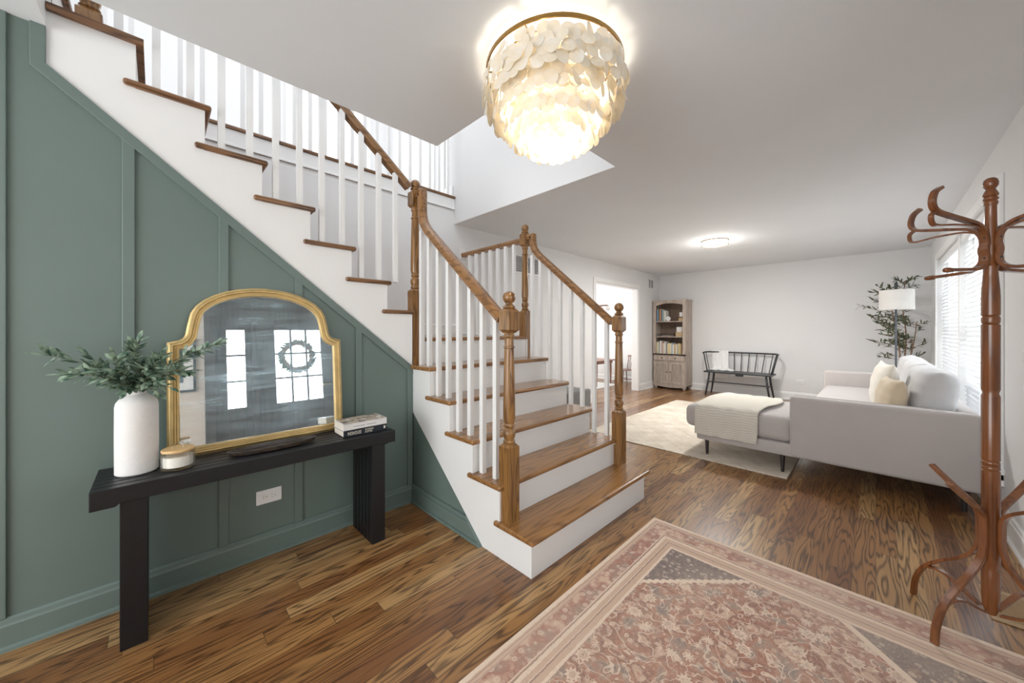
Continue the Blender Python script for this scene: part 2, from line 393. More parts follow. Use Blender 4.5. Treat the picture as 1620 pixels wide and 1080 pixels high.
M_blackleg = plain('black_paint_upright', sr(17, 18, 22), .42, .25, 40, .25, 120, stretch=(12, 12, 1))
M_coat = wood('bentwood', sr(70, 36, 18), sr(112, 63, 31), sr(138, 84, 44), 'Z', 1.5, .25, 12, .5, .5)
M_rug = rug_mat(); M_prug = pale_rug_mat(); M_knit = knit_mat()
M_sofa = fabric('grey_upholstery', sr(186, 179, 176), .9, 420, .04)
M_cushg = fabric('grey_cushion', sr(200, 199, 200), .85, 420, .04)
M_cream = fabric('cream_cloth', sr(232, 226, 214), .95, 420, .04)
M_beigec = fabric('sand_cloth', sr(208, 190, 162), .8, 420, .04)
M_whitec = fabric('white_cloth', sr(238, 238, 236), .95, 300, .04)
M_dark = plain('dark_metal', sr(52, 54, 58), .4, .1, 20)
M_darkleg = plain('dark_wood', sr(44, 40, 40), .35, .15, 20)
M_gold = plain('antique_gold', sr(206, 178, 122), .38, .14, 18, .1, 80, metal=.55)
M_brass = plain('brass', sr(150, 118, 66), .3, .1, 20, metal=.9)
M_vase = plain('white_ceramic', sr(226, 224, 222), .75, .02, 30, .25, 140)
M_leaf = leafmat('olive_leaf', sr(62, 92, 74), sr(152, 172, 150))
M_leaf2 = leafmat('olive_tree_leaf', sr(52, 64, 46), sr(106, 114, 84))
M_stem = plain('stem', sr(120, 112, 88), .7, .1, 30)
M_bark = plain('bark', sr(132, 104, 80), .8, .15, 30, .3, 60)
M_capiz = capiz_mat()
M_shade = translucent('linen_shade', sr(244, 242, 238), .35)
M_blind = translucent('blind_slat', sr(236, 238, 240), .1, .5)
M_glass = glass('clear_glass'); M_jar = glass('ribbed_glass', (.97, .98, .97), .03, .6); M_mirror = mirror_mat()
M_grwood = wood('grey_wood', sr(140, 124, 112), sr(176, 160, 148), sr(196, 184, 172), 'Z', 1.3, .6, 16, 0, .55)
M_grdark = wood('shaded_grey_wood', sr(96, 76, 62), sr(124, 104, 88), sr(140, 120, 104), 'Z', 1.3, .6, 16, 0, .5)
M_blk = plain('soft_black', sr(24, 24, 26), .5, .1, 20)
M_door = wood('dark_stained_door', sr(44, 38, 36), sr(66, 58, 54), sr(84, 74, 68), 'Z', 1, .4, 14, .2, .5)
M_bulb = emit('warm_bulb', (1.0, .88, .7), 12)
M_bambo = wood('bamboo', sr(190, 150, 96), sr(210, 172, 116), sr(222, 188, 136), 'X', 2, .45, 10, 0, .3)
M_wax = plain('white_wax', sr(240, 236, 226), .5, .02)
M_tan = plain('floor_register', sr(168, 140, 104), .4, .06, 30)
M_brown = wood('cherry_wood', sr(92, 58, 46), sr(134, 94, 78), sr(158, 116, 98), 'Z', 1.5, .4, 12, .1, .5)

# ------------------------------------------------------------------ room shell
YG, YB, YF, XB = 2.347, 3.40, -0.56, 7.985      # green wall, rear wall, front wall, living room end wall
b = nb(); bx(b, -2.7, 8.3, -.75, 6.0, -.12, 0); struct('floor', b, M_floor)
b = nb()
bx(b, -2.7, 8.1, -.70, 1.364, 2.44, 2.72)
bx(b, -2.7, 1.319, 1.364, 2.04, 2.44, 2.72)
bx(b, 2.43, 8.1, 1.364, 3.52, 2.44, 2.72)
bx(b, -2.7, -.32, 2.04, 3.52, 2.44, 2.72)
bx(b, 4.6, 8.3, 3.52, 6.0, 2.44, 2.72)
struct('ceiling', b, M_ceil)
# front wall with front door, sidelight and living room window
DX0, DX1 = 0.46, 1.74
WX0, WX1, WZ0, WZ1 = 3.82, 7.18, .36, 2.13
b = nb()
for x0, x1, z0, z1 in ((-2.7, DX0, 0, 2.44), (DX0, DX1, 2.10, 2.44), (DX1, WX0, 0, 2.44), (WX0, WX1, 0, WZ0), (WX0, WX1, WZ1, 2.44), (WX1, 8.1, 0, 2.44)):
    bx(b, x0, x1, YF-.14, YF, z0, z1)
struct('wall_front', b, M_wall)
b = nb(); bx(b, XB, XB+.12, YF-.14, YB+.12, 0, 2.44); struct('wall_end', b, M_wall)
b = nb(); bx(b, -2.82, -2.7, -.7, 3.52, 0, 2.44); struct('wall_behind', b, M_wall)
# rear wall with the doorway to the dining room
OX0, OX1, OZ = 5.38, 6.95, 2.07
b = nb()
bx(b, 2.43, OX0, YB, YB+.12, 0, 2.44); bx(b, OX0, OX1, YB, YB+.12, OZ, 2.44); bx(b, OX1, XB+.12, YB, YB+.12, 0, 2.44)
bx(b, -2.7, 2.43, YB, YB+.12, 0, 2.56)
struct('wall_rear', b, M_wall)
b = nb(); bx(b, 2.427, 2.55, 1.30, 5.3, 2.4405, 5.2); struct('wall_upstairs', b, M_wall)
b = nb()
bx(b, 8.1, 8.22, 3.52, 6.0, 0, 2.44); bx(b, 4.5, 4.62, 3.52, 6.0, 0, 2.44); bx(b, 4.5, 8.22, 5.9, 6.02, 0, 2.44)
struct('wall_dining', b, M_wall)
# upstairs: hall floor edge, rear wall with a white door and a window
b = nb(); bx(b, -2.7, 2.427, YB+.003, 5.3, 2.56, 2.72); struct('ceiling_upstairs_floor', b, M_trim).name = 'floor_upstairs'
b = nb(); bx(b, -1.6, 2.427, 5.0, 5.12, 2.72, 5.2); struct('wall_upstairs_rear', b, M_wall)
b = nb(); bx(b, -2.2, 2.43, YB-.03, YB+.06, 2.725, 2.752); struct('trim_1', b, M_treadY, bevel=.01, label='dark oak nosing along the edge of the upstairs hall floor')
b = nb(); bx(b, -2.2, 2.426, YB-.012, YB, 2.60, 2.725); bx(b, -2.2, 2.426, YB-.02, YB, 2.60, 2.615); struct('trim_2', b, M_trim, bevel=.003)
b = nb()   # floor edge over the top of the stairs (towards the hall on the left)
bx(b, -.3195, -.3165, 2.04, YG-.0005, 2.4395, 2.70); struct('trim_3', b, M_trim)
b = nb()   # upstairs corner casings on the wall at the right
for y0, y1, t_ in ((3.58, 3.66, .02), (3.80, 3.86, .016)):
    bx(b, 2.427-t_, 2.427, y0, y1, 2.752, 4.9)
bx(b, 2.412, 2.427, 3.42, 3.58, 2.752, 2.89)
struct('trim_4', b, M_trim, bevel=.004)
# upstairs window
b = nb()
for x0, x1, z0, z1 in ((1.1, 1.18, 3.1, 4.3), (2.05, 2.13, 3.1, 4.3), (1.1, 2.13, 4.3, 4.38), (1.1, 2.13, 3.02, 3.10)): bx(b, x0, x1, 4.97, 5.0, z0, z1)
w2 = struct('window_2', b, M_trim)
b = nb(); bx(b, 1.18, 2.05, 4.985, 4.999, 3.1, 4.3); obj('window_pane', b, emit('upstairs_window_sky', (.95, .98, 1), 1.6), w2)
b = nb(); bx(b, 1.18, 2.05, 4.975, 4.984, 3.36, 3.375); obj('window_rail', b, M_dark, w2)
# upstairs walls closing towards the left
b = nb(); bx(b, -2.8, -2.7, -.7, 5.3, 2.72, 5.2); struct('wall_upstairs_left', b, M_wall)

# -- green board and batten wall under the stairs
diag = lambda x: .981 + .817*(1.2886-x)          # lower edge of the white stair skirt
b = nb(); prism(b, [(-2.7, 0), (1.31, 0), (1.31, .962), (-.316, 2.2915), (-.316, 2.44), (-2.7, 2.44)], 'Y', YG, YG+.08)
struct('wall_green', b, M_green)
b = nb(); T = .012; BW = .040
def batten(b, x0, x1, top): prism(b, [(x0, .12), (x1, .12), (x1, top(x1)), (x0, top(x0))], 'Y', YG-T, YG)
for x in (-2.5, -2.15, -1.81, -1.47, -1.13, -.79): batten(b, x, x+BW, lambda x: 2.44)
batten(b, -.449, -.409, lambda x: 2.44)
for x in (-.109, .2237, .563, .905): batten(b, x, x+BW, lambda x: diag(x)-.03)
batten(b, 1.268, 1.308, lambda x: diag(x)-.03)
dw = .056
prism(b, [(1.31, diag(1.31)), (1.31, diag(1.31)-dw), (-.356, diag(-.356)-.022-dw+.022), (-.356, 2.44), (-.316, 2.44), (-.316, 2.2915)], 'Y', YG-T-.001, YG)
struct('trim_5', b, M_green, bevel=.0025)
def base_y(b, x0, x1, y, dirn, h=.125, t=.014):      # baseboard along X on the plane y, room on the -Y (dirn=-1) or +Y side
    s = dirn
    prism(b, [(y, 0), (y+s*t, 0), (y+s*t, h-.03), (y+s*(t*.75), h-.022), (y+s*(t*.6), h-.008), (y+s*(t*.25), h), (y, h)], 'X', x0, x1)
    prism(b, [(y+s*t, 0), (y+s*(t+.012), 0), (y+s*(t+.010), .012), (y+s*t, .018)], 'X', x0, x1)
def base_x(b, y0, y1, x, dirn, h=.125, t=.014):
    s = dirn
    prism(b, [(x, 0), (x+s*t, 0), (x+s*t, h-.03), (x+s*(t*.75), h-.022), (x+s*(t*.6), h-.008), (x+s*(t*.25), h), (x, h)], 'Y', y0, y1)
    prism(b, [(x+s*t, 0), (x+s*(t+.012), 0), (x+s*(t+.010), .012), (x+s*t, .018)], 'Y', y0, y1)
b = nb(); base_y(b, -2.7, 1.31, YG, -1, .122, .018)
struct('baseboard_green', b, M_green)
# short green return under the lower flight
SX = 1.31
b = nb(); prism(b, [(1.562, 0), (YG, 0), (YG, .644)], 'X', SX+.006, SX+.05); struct('wall_return', b, M_green)
b = nb()
def ret(x0, x1, z0, z1): prism(b, [(1.562+z0*1.219, z0), (YG, z0), (YG, z1), (1.562+z1*1.219, z1)], 'X', x0, x1)
ret(SX-.016, SX+.006, 0, .095); ret(SX-.011, SX+.006, .095, .12); ret(SX-.028, SX-.016, 0, .016)
struct('baseboard_return', b, M_green, bevel=.003)
# baseboards of the white rooms
b = nb(); base_x(b, YF, YB, XB, -1, .14); struct('baseboard_end', b, M_trim)
b = nb(); base_y(b, DX1+.10, XB, YF, 1, .14, .016); struct('baseboard_front', b, M_trim)
b = nb(); base_y(b, 2.55, OX0-.08, YB, -1, .14); base_y(b, OX1+.07, XB, YB, -1, .14); struct('baseboard_rear', b, M_trim)
b = nb(); base_x(b, 3.52, 5.9, 8.1, -1, .12); struct('baseboard_dining', b, M_trim)
# doorway casing
b = nb(); cw = .075
for y0, y1 in ((YB-.018, YB), (YB+.12, YB+.138)):
    bx(b, OX0-cw, OX0, y0, y1, 0, OZ+cw); bx(b, OX1, OX1+cw, y0, y1, 0, OZ+cw); bx(b, OX0, OX1, y0, y1, OZ, OZ+cw)
bx(b, OX0-.002, OX0+.012, YB-.002, YB+.122, 0, OZ); bx(b, OX1-.012, OX1+.002, YB-.002, YB+.122, 0, OZ); bx(b, OX0, OX1, YB-.002, YB+.122, OZ-.012, OZ)
struct('trim_6', b, M_trim, bevel=.003, label='white casing round the opening to the dining room')

# ------------------------------------------------------------------ windows of the living room
b = nb(); c = .075; yo = YF
bx(b, WX0-c, WX0, yo, yo+.02, WZ0-c, WZ1+c); bx(b, WX1, WX1+c, yo, yo+.02, WZ0-c, WZ1+c)
bx(b, WX0, WX1, yo, yo+.02, WZ1, WZ1+c); bx(b, WX0-c-.02, WX1+c+.02, yo, yo+.035, WZ0-.035, WZ0); bx(b, WX0-c, WX1+c, yo, yo+.02, WZ0-.11, WZ0-.035)
bx(b, 5.46, 5.54, yo-.11, yo-.0, WZ0, WZ1)
w1 = struct('window_1', b, M_trim, bevel=.003, label='white framed living room window')
b = nb()
for x0, x1 in ((WX0, 5.46), (5.54, WX1)):
    for a0, a1, z0, z1 in ((x0, x0+.05, WZ0, WZ1), (x1-.05, x1, WZ0, WZ1), (x0, x1, WZ0, WZ0+.05), (x0, x1, WZ1-.05, WZ1), (x0, x1, 1.22, 1.26)):
        bx(b, a0, a1, yo-.12, yo-.085, z0, z1)
obj('window_frame', b, M_trim, w1)
b = nb(); bx(b, WX0+.05, WX1-.05, yo-.105, yo-.10, WZ0+.05, WZ1-.05); obj('window_pane', b, M_glass, w1)
for x0, x1, lab in ((WX0+.01, 5.455, 'white slatted window blind nearer the coat rack'), (5.545, WX1-.01, 'white slatted window blind nearer the living room corner')):
    t = thing('window_blind', lab, 'blind', ((x0+x1)/2, yo-.045, WZ0), group='white blinds on the living room window')
    b = nb(); bx(b, x0, x1, yo-.075, yo-.012, WZ1-.055, WZ1-.005); obj('headrail', b, M_trim, t, bevel=.004)
    b = nb(); z = WZ1-.085
    while z > WZ0+.05:
        Mx = Matrix.Translation((0, yo-.045, z)) @ Matrix.Rotation(radians(-56), 4, 'X')
        bx(b, x0+.004, x1-.004, -.024, .024, -.0014, .0014, Mx); z -= .043
    obj('slats', b, M_blind, t)
    b = nb(); bx(b, x0, x1, yo-.065, yo-.025, WZ0+.012, WZ0+.03); obj('bottom_rail', b, M_trim, t, bevel=.003)
    b = nb()
    for q in (.12, .5, .88):
        xx = x0+(x1-x0)*q; bx(b, xx-.001, xx+.001, yo-.02, yo-.018, WZ0+.03, WZ1-.05)
    bx(b, x0+.06, x0+.064, yo-.012, yo-.008, 1.1, WZ1-.05)
    obj('cords', b, M_trim, t)

# ------------------------------------------------------------------ front door and sidelight (seen in the mirror)
b = nb()
bx(b, DX0-.09, DX0, YF, YF+.03, 0, 2.20); bx(b, DX1, DX1+.09, YF, YF+.03, 0, 2.20); bx(b, DX0-.11, DX1+.11, YF, YF+.04, 2.10, 2.22)
bx(b, DX0, DX0+.03, YF-.14, YF, 0, 2.1); bx(b, DX1-.03, DX1, YF-.14, YF, 0, 2.1); bx(b, DX0, DX1, YF-.14, YF, 2.05, 2.1); bx(b, .80, .86, YF-.14, YF, 0, 2.07)
struct('trim_7', b, M_door, bevel=.004, label='dark stained casing round the front door')
def glazed(name, x0, x1, gx0, gx1, gz0, gz1, nc, nr, lab):
    b = nb(); y0, y1 = YF-.075, YF-.03
    bx(b, x0, gx0, y0, y1, .01, 2.06); bx(b, gx1, x1, y0, y1, .01, 2.06); bx(b, gx0, gx1, y0, y1, .01, gz0); bx(b, gx0, gx1, y0, y1, gz1, 2.06)
    d = struct(name, b, M_door, label=lab, bevel=.003)
    b = nb()
    for k in range(1, nc): xx = gx0+(gx1-gx0)*k/nc; bx(b, xx-.011, xx+.011, y0+.004, y1-.003, gz0, gz1)
    for k in range(1, nr): zz = gz0+(gz1-gz0)*k/nr; bx(b, gx0, gx1, y0+.004, y1-.003, zz-.011, zz+.011)
    # raised panels below
    obj('muntins', b, M_door, d)
    b = nb(); bx(b, gx0, gx1, y0+.02, y0+.025, gz0, gz1); obj('door_glass', b, M_glass, d)
    b = nb(); bx(b, gx0+.02, gx1-.02, y1, y1+.008, .22, gz0-.14); obj('door_panel', b, M_door, d, bevel=.004)
    return d
glazed('door_2', .49, .80, .57, .74, .83, 1.73, 1, 3, 'dark sidelight with three panes beside the front door')
dr = glazed('door_1', .86, 1.71, 1.04, 1.56, .83, 1.73, 3, 3, 'dark front door with nine glass panes')
b = nb(); tube(b, [(1.655, YF-.03, 1.0), (1.655, YF+.02, 1.0), (1.55, YF+.025, 1.0)], .009, 8); obj('door_handle', b, M_brass, dr, smooth=True)
# wreath on the outside of the glass
t = thing('wreath', 'round green leaf wreath hanging on the glass of the front door', 'wreath', (1.30, YF-.11, 1.2))
b = nb(); pts = [(1.30+.165*cos(a*pi/12), YF-.11, 1.40+.165*sin(a*pi/12)) for a in range(25)]; tube(b, pts, .024, 6); obj('ring', b, M_bark, t, smooth=True)
b = nb(); rr = random.Random(3)
for i in range(520):
    a = rr.uniform(0, 2*pi); rad = .165+rr.uniform(-.025, .03); p = Vector((1.30+rad*cos(a), YF-.11+rr.uniform(-.02, .02), 1.40+rad*sin(a)))
    dv = Vector((-sin(a), rr.uniform(-.2, .2), cos(a)))+Vector((cos(a), 0, sin(a)))*rr.uniform(-.4, 1.2); dv.normalize(); s_ = dv.cross(Vector((0, 1, 0))).normalized()
    L = rr.uniform(.04, .08); w_ = .011; vs = [b.verts.new(q) for q in (p, p+dv*L*.5+s_*w_, p+dv*L, p+dv*L*.5-s_*w_)]; b.faces.new(vs)
obj('foliage', b, M_leaf2, t)
# porch ground beyond the door and windows so the daylight has something to meet
b = nb(); bx(b, -2, 9, -6, -.75, -.3, -.2); struct('floor_porch', b, plain('porch_concrete', sr(200, 200, 198), .9))
# framed print on the entry wall (seen in the mirror)
t = thing('picture_frame', 'dark framed print with pale mat on the beige wall beside the front door', 'picture', (.12, YF+.012, 1.06))
b = nb(); sweep(b, [(-.08, YF+.014, 1.07), (.29, YF+.014, 1.07), (.29, YF+.014, 1.62), (-.08, YF+.014, 1.62)], (0, 1, 0), rect(.022, .022), True); obj('frame', b, M_dark, t)
b = nb(); bx(b, -.08, .29, YF+.004, YF+.010, 1.07, 1.62); obj('mat', b, M_whitec, t)
b = nb(); bx(b, -.0, .20, YF+.010, YF+.012, 1.16, 1.53); obj('print', b, plain('blue_grey_print', sr(86, 100, 112), .6, .3, 9), t)
# beige painted strip of entry wall
b = nb(); bx(b, -2.69, DX0-.09, YF, YF+.003, .0, 2.44); bx(b, DX0-.09, DX1+.11, YF, YF+.003, 2.22, 2.44); struct('wall_entry', b, M_beige)

# ------------------------------------------------------------------ staircase
R_ = .195; Y1, RUN = 1.165, .2315; XK, RU = 1.146, .2375
noseY = lambda k: Y1+RUN*(k-1)          # lower flight, k = 1..6
noseX = lambda k: XK-RU*(k-8)           # upper flight, k = 7..14
XR, TH = 2.53, .028
st = thing('staircase', 'white staircase with oak treads turning left up behind the green wall', 'staircase', (1.92, 1.9, 0))
# lower treads
for k in range(1, 6):
    b = nb(); z = R_*k; x0 = 1.29 if k == 1 else 1.29
    yr = min(noseY(k)+.29, 2.346); yn = noseY(k+1)+.035
    prism(b, [(x0, noseY(k)), (2.585, noseY(k)), (2.585, yn), (SX+.01, yn), (SX+.01, yr), (x0, yr)] if yr > yn+.01 else [(x0, noseY(k)), (2.585, noseY(k)), (2.585, yn), (SX+.01, yn), (SX+.01, yr), (x0, yr)], 'Z', z-TH, z)
    obj('tread', b, M_tread, st, bevel=.0115, seg=3)
    b = nb(); bx(b, SX+.0004, XR-.0004, noseY(k)+.0245, noseY(k)+.045, z-R_, z-TH); obj('riser', b, M_trim, st)
    b = nb(); bx(b, SX+.012, XR-.012, noseY(k)+.013, noseY(k)+.0245, z-TH-.014, z-TH); obj('cove', b, M_trim, st)
# landing
b = nb(); z = R_*6
bx(b, 1.402, 2.503, noseY(6), 2.45, z-TH, z); bx(b, 1.36, 2.53, 2.436, YB, z-TH, z)
obj('landing', b, M_tread, st, bevel=.011, seg=3)
b = nb(); bx(b, 1.402, 2.503, noseY(6)+.025, noseY(6)+.045, z-R_, z-TH); obj('riser', b, M_trim, st)
# upper treads, their ends proud of the white skirt
for k in range(7, 14):
    b = nb(); z = R_*k; xl = noseX(k+1)
    xr = noseX(k); xe = max(xr-.302, -.315); a_ = YG-.022; d_ = YB-.005
    prism(b, [(xr, a_), (xr, d_), (xl-.035, d_), (xl-.035, YG+.004), (xe, YG+.004), (xe, a_)] if k > 7 else [(1.318, a_), (1.318, 2.44), (xr, 2.44), (xr, d_), (xl-.035, d_), (xl-.035, YG+.004), (xe, YG+.004), (xe, a_)], 'Z', z-TH, z)
    obj('tread', b, M_treadY, st, bevel=.011, seg=3)
    b = nb(); bx(b, noseX(k)-.045, noseX(k)-.025, YG+.005 if k > 7 else 2.44, YB-.005, z-R_, z-TH); obj('riser', b, M_trim if k > 7 else M_trim, st)
k = 14; b = nb(); z = 2.73; bx(b, -.315, noseX(14)+.0, YG-.022, YB-.005, z-TH, z); obj('tread', b, M_treadY, st, bevel=.011, seg=3)
b = nb(); bx(b, noseX(14)-.045, noseX(14)-.025, YG+.005, YB-.005, R_*13, z-TH); obj('riser', b, M_trim, st)
# lower left skirt (YZ saw-tooth), open above the green return
pts = [(Y1+.025, 0), (1.562, 0), (YG, .644), (YG, R_*5-TH)]
for k in range(5, 0, -1):
    if k < 5: pts += [(noseY(k+1)+.025, R_*k-TH)]
    pts += [(noseY(k)+.025, R_*k-TH), (noseY(k)+.025, max(0, R_*(k-1)-TH))]
pts = [p for i, p in enumerate(pts) if i == 0 or p != pts[i-1]][:-1]
b = nb(); prism(b, pts, 'X', SX, SX+.02); obj('skirt', b, M_trim, st)
# right skirt down to the floor, under landing too
pts = [(Y1+.025, 0), (YB, 0), (YB, R_*6-TH), (noseY(6)+.025, R_*6-TH)]
for k in range(5, 0, -1):
    pts += [(noseY(k+1)+.025, R_*k-TH), (noseY(k)+.025, R_*k-TH)]
b = nb(); prism(b, pts, 'X', XR-.02, XR); obj('skirt', b, M_trim, st)
# upper skirt (XZ saw-tooth) flush over the green wall
pts = [(1.31, .963), (1.31, R_*7-TH)]
for k in range(8, 14):
    pts += [(noseX(k)-.025, R_*(k-1)-TH), (noseX(k)-.025, R_*k-TH)]
pts += [(noseX(14)-.025, R_*13-TH), (noseX(14)-.025, 2.73-TH), (-.317, 2.73-TH), (-.317, 2.2925)]
b = nb(); prism(b, pts, 'Y', YG-.0005, YG+.02); obj('skirt', b, M_trim, st)
# landing back baseboard
b = nb(); bx(b, 1.36, 2.53, YB-.015, YB, R_*6, R_*6+.13); bx(b, 1.36, 2.53, YB-.02, YB, R_*6+.10, R_*6+.112); obj('landing_baseboard', b, M_trim, st, bevel=.003)

# ------------------------------------------------------------------ railings
NP = .039
def newel(parent, x, y, z0, zsq, zb0, zb1, zt, name='newel_post'):
    """square foot z0-zsq, turned shaft, square block zb0-zb1, ball up to zt"""
    b = nb(); c = .014
    def sqblock(a, d, cb, ct):
        v = []
        lv = ([(a, .62), (a+c*1.2, 1)] if cb else [(a, 1)]) + ([(d-c*1.2, 1), (d, .62)] if ct else [(d, 1)])
        for zz, s in lv: v.append([b.verts.new((x+s*NP*i, y+s*NP*j, zz)) for i, j in ((-1, -1), (1, -1), (1, 1), (-1, 1))])
        b.faces.new(v[0][::-1]); b.faces.new(v[-1])
        for A, B in zip(v, v[1:]):
            for i in range(4): b.faces.new((A[i], A[(i+1) % 4], B[(i+1) % 4], B[i]))
    sqblock(z0, zsq, False, True)
    o1 = obj(name, b, M_oak, parent); b = nb(); sqblock(zb0, zb1, True, True); obj('post_block', b, M_oak, o1)
    b = nb(); h0, h1 = zsq, zb0; R = NP
    pr = [(.021, h0-.004), (.033, h0+.006), (.034, h0+.012), (.027, h0+.018), (.027, h0+.024), (.032, h0+.035), (.035, h0+.052), (.033, h0+.066), (.025, h0+.078), (.022, h0+.084),
          (.029, h0+.090), (.031, h0+.096), (.027, h0+.102), (.026, h0+.108), (.030, h0+.114), (.030, h0+.12), (.033, h0+.135)]
    L = h1-.085-(h0+.135)
    pr += [(.0335-.0015*(i/6)-.006*(i/6)**1.5, h0+.135+L*i/6) for i in range(1, 7)]
    pr += [(.031, h1-.080), (.031, h1-.074), (.025, h1-.068), (.024, h1-.03), (.029, h1-.024), (.031, h1-.016), (.028, h1-.008), (.026, h1+.004)]
    lathe(b, pr, x, y, 24); obj('turning', b, M_oak, o1, auto=True)
    rb = .0355; b = nb()
    lathe(b, [(.024, zb1-.003), (.033, zb1+.004), (.034, zb1+.010), (.027, zb1+.016), (.019, zb1+.024), (.019, zb1+.028)], x, y, 24)
    ball(b, (x, y, zt-rb), rb, 24, 14); obj('ball_finial', b, M_oak, o1, auto=True)
    return o1
RP = [(-.026, -.052), (.026, -.052), (.026, -.034), (.031, -.028), (.031, -.014), (.024, -.004), (.012, 0), (-.012, 0), (-.024, -.004), (-.031, -.014), (-.031, -.028), (-.026, -.034)]
RPm = [(-u, v) for u, v in RP][::-1]
lowz = lambda y: 1.305+.842*(y-1.435)
upz = lambda x: 2.285+.81*(1.325-x)
def rail(parent, pts, side, m, mirror=False):
    b = nb(); sweep(b, pts, side, RP); return obj('handrail', b, m, parent, auto=True)
def baluster(parent, x, y, z0, z1, s=.0145):
    b = nb(); bx(b, x-s, x+s, y-s, y+s, z0, z1); return obj('baluster', b, M_trim, parent)
def lower_rail(parent, x, ztop):
    p = [(x, 1.437, lowz(1.437)), (x, 2.19, lowz(2.19)), (x, 2.225, lowz(2.225)+.008), (x, 2.25, lowz(2.25)+.022), (x, 2.262, lowz(2.262)+.05), (x, 2.266, lowz(2.266)+.09), (x, 2.266, ztop-.02), (x, 2.27, ztop-.006), (x, 2.282, ztop), (x, 2.36, ztop)]
    rail(parent, p, (1, 0, 0), M_rail)
    for i in range(8):
        y = 1.503+.11575*i; k = int((y-Y1)/RUN)+1
        if i >= 7: y = 2.300; k = 5
        baluster(parent, x, y, R_*k, lowz(min(y, 2.25))-.055)
        if i < 7:
            b = nb(); ya, yb = y+.0145, y+.101
            prism(b, [(ya, lowz(ya)-.066), (yb, lowz(yb)-.066), (yb, lowz(yb)-.058), (ya, lowz(ya)-.058)], 'X', x-.013, x+.013); obj('fillet', b, M_rail, parent)
# lower rails: the rail path runs towards +Y, side vector +X, profile v upward = side x tangent -> +Z for (1,0,0)x(0,1,0)
RLx, RRx = 1.36, 2.545
t = thing('stair_railing', 'left stair railing with white balusters and oak newels, rising to the upper flight', 'railing', (RLx, 1.4, R_))
newel(t, RLx, 1.398, R_, .612, 1.208, 1.341, 1.435)
lower_rail(t, RLx, 2.24)
newel(t, RLx, 2.395, R_*5, 1.53, 2.125, 2.255, 2.335)
p = [(1.325, 2.395, upz(1.325)), (-.16, 2.395, upz(-.16))]
b = nb(); sweep(b, [p[1], p[0]], (0, -1, 0), RP); obj('handrail', b, M_railX, t, auto=True)
for i in range(0, 12):
    x = 1.1965-.11975*i+.0; k = 8
    while noseX(k+1) > x+.015: k += 1
    if x < -.13: break
    baluster(t, x, 2.385, R_*k, upz(x)-.06)
    b = nb(); xa, xb = x-.0145, x-.105
    prism(b, [(xa, upz(xa)-.072), (xb, upz(xb)-.072), (xb, upz(xb)-.06), (xa, upz(xa)-.06)], 'Y', 2.382, 2.408); obj('fillet', b, M_railX, t)
newel(t, -.205, 2.39, R_*13, 2.60, 3.42, 3.56, 3.64)
t = thing('stair_railing', 'right stair railing with oak newels, turning along the landing', 'railing', (RRx, 1.4, R_))
newel(t, RRx, 1.398, R_, .612, 1.208, 1.341, 1.435)
lower_rail(t, RRx, 2.145)
newel(t, RRx, 2.395, R_*5, 1.42, 2.035, 2.168, 2.25)
rail(t, [(RRx, 2.43, 2.125), (RRx, YB-.01, 2.125)], (1, 0, 0), M_rail)
for i in range(7):
    y = 2.52+.118*i; baluster(t, RRx-.028, y, R_*6, 2.07)
b = nb(); bx(b, RRx-.05, RRx+.05, 2.436, YB, R_*6, R_*6+.012); obj('shoe_rail', b, M_trim, t)
b = nb(); lathe(b, [(.055, 2.02), (.055, 2.16)], 0, 0, 20)
bmesh.ops.delete(b, geom=b.verts[:], context='VERTS'); rbox(b, RRx-.05, RRx+.05, YB-.014, YB, 2.05, 2.19, .012); obj('wall_rosette', b, M_trim, t)
# upstairs guard rail
t = thing('hall_railing', 'white balustrade along the edge of the upstairs hall', 'railing', (0.3, YB+.03, 2.752))
i = 0; x = 2.36
while x > -1.7:
    baluster(t, x, YB+.035, 2.752, 3.62, .0135); x -= .118
b = nb(); sweep(b, [(-1.9, YB+.035, 3.67), (2.42, YB+.035, 3.67)], (0, -1, 0), RP); obj('handrail', b, M_railX, t, auto=True)

# ------------------------------------------------------------------ console bench by the green wall
BZ = .632
t = thing('console_bench', 'black slatted wooden bench used as a console against the green wall', 'bench', (.415, 2.15, 0))
n = 7; y0, y1 = 2.0, 2.312; sw = (y1-y0+.008)/n-.008
for i in range(n):
    ya = y0+i*(sw+.008); b = nb(); fr = i in (0, n-1)
    if fr:
        prism(b, [(-.175, BZ-.072), (-.11, BZ-.072), (-.10, BZ-.062), (.93, BZ-.062), (.95, BZ-.072), (.965, BZ-.066), (1.006, BZ-.066), (1.006, BZ), (-.175, BZ)], 'Y', ya, ya+sw)
    else: bx(b, -.175, 1.006, ya, ya+sw, BZ-.062, BZ)
    obj('slat', b, M_black, t, bevel=.0025)
for x0, x1 in ((-.10, -.024), (.873, .950)):
    for i in range(6):
        ya = 2.015+i*.0485; b = nb(); bx(b, x0, x1, ya, ya+.038, .0, BZ-.064)
        obj('leg', b, M_blackleg, t, bevel=.0025)
    for za, zb in ((0, .07), (BZ-.12, BZ-.065)): b = nb(); bx(b, x0+.006, x1-.006, 2.02, 2.29, za, zb); obj('leg_rail', b, M_blackleg, t)

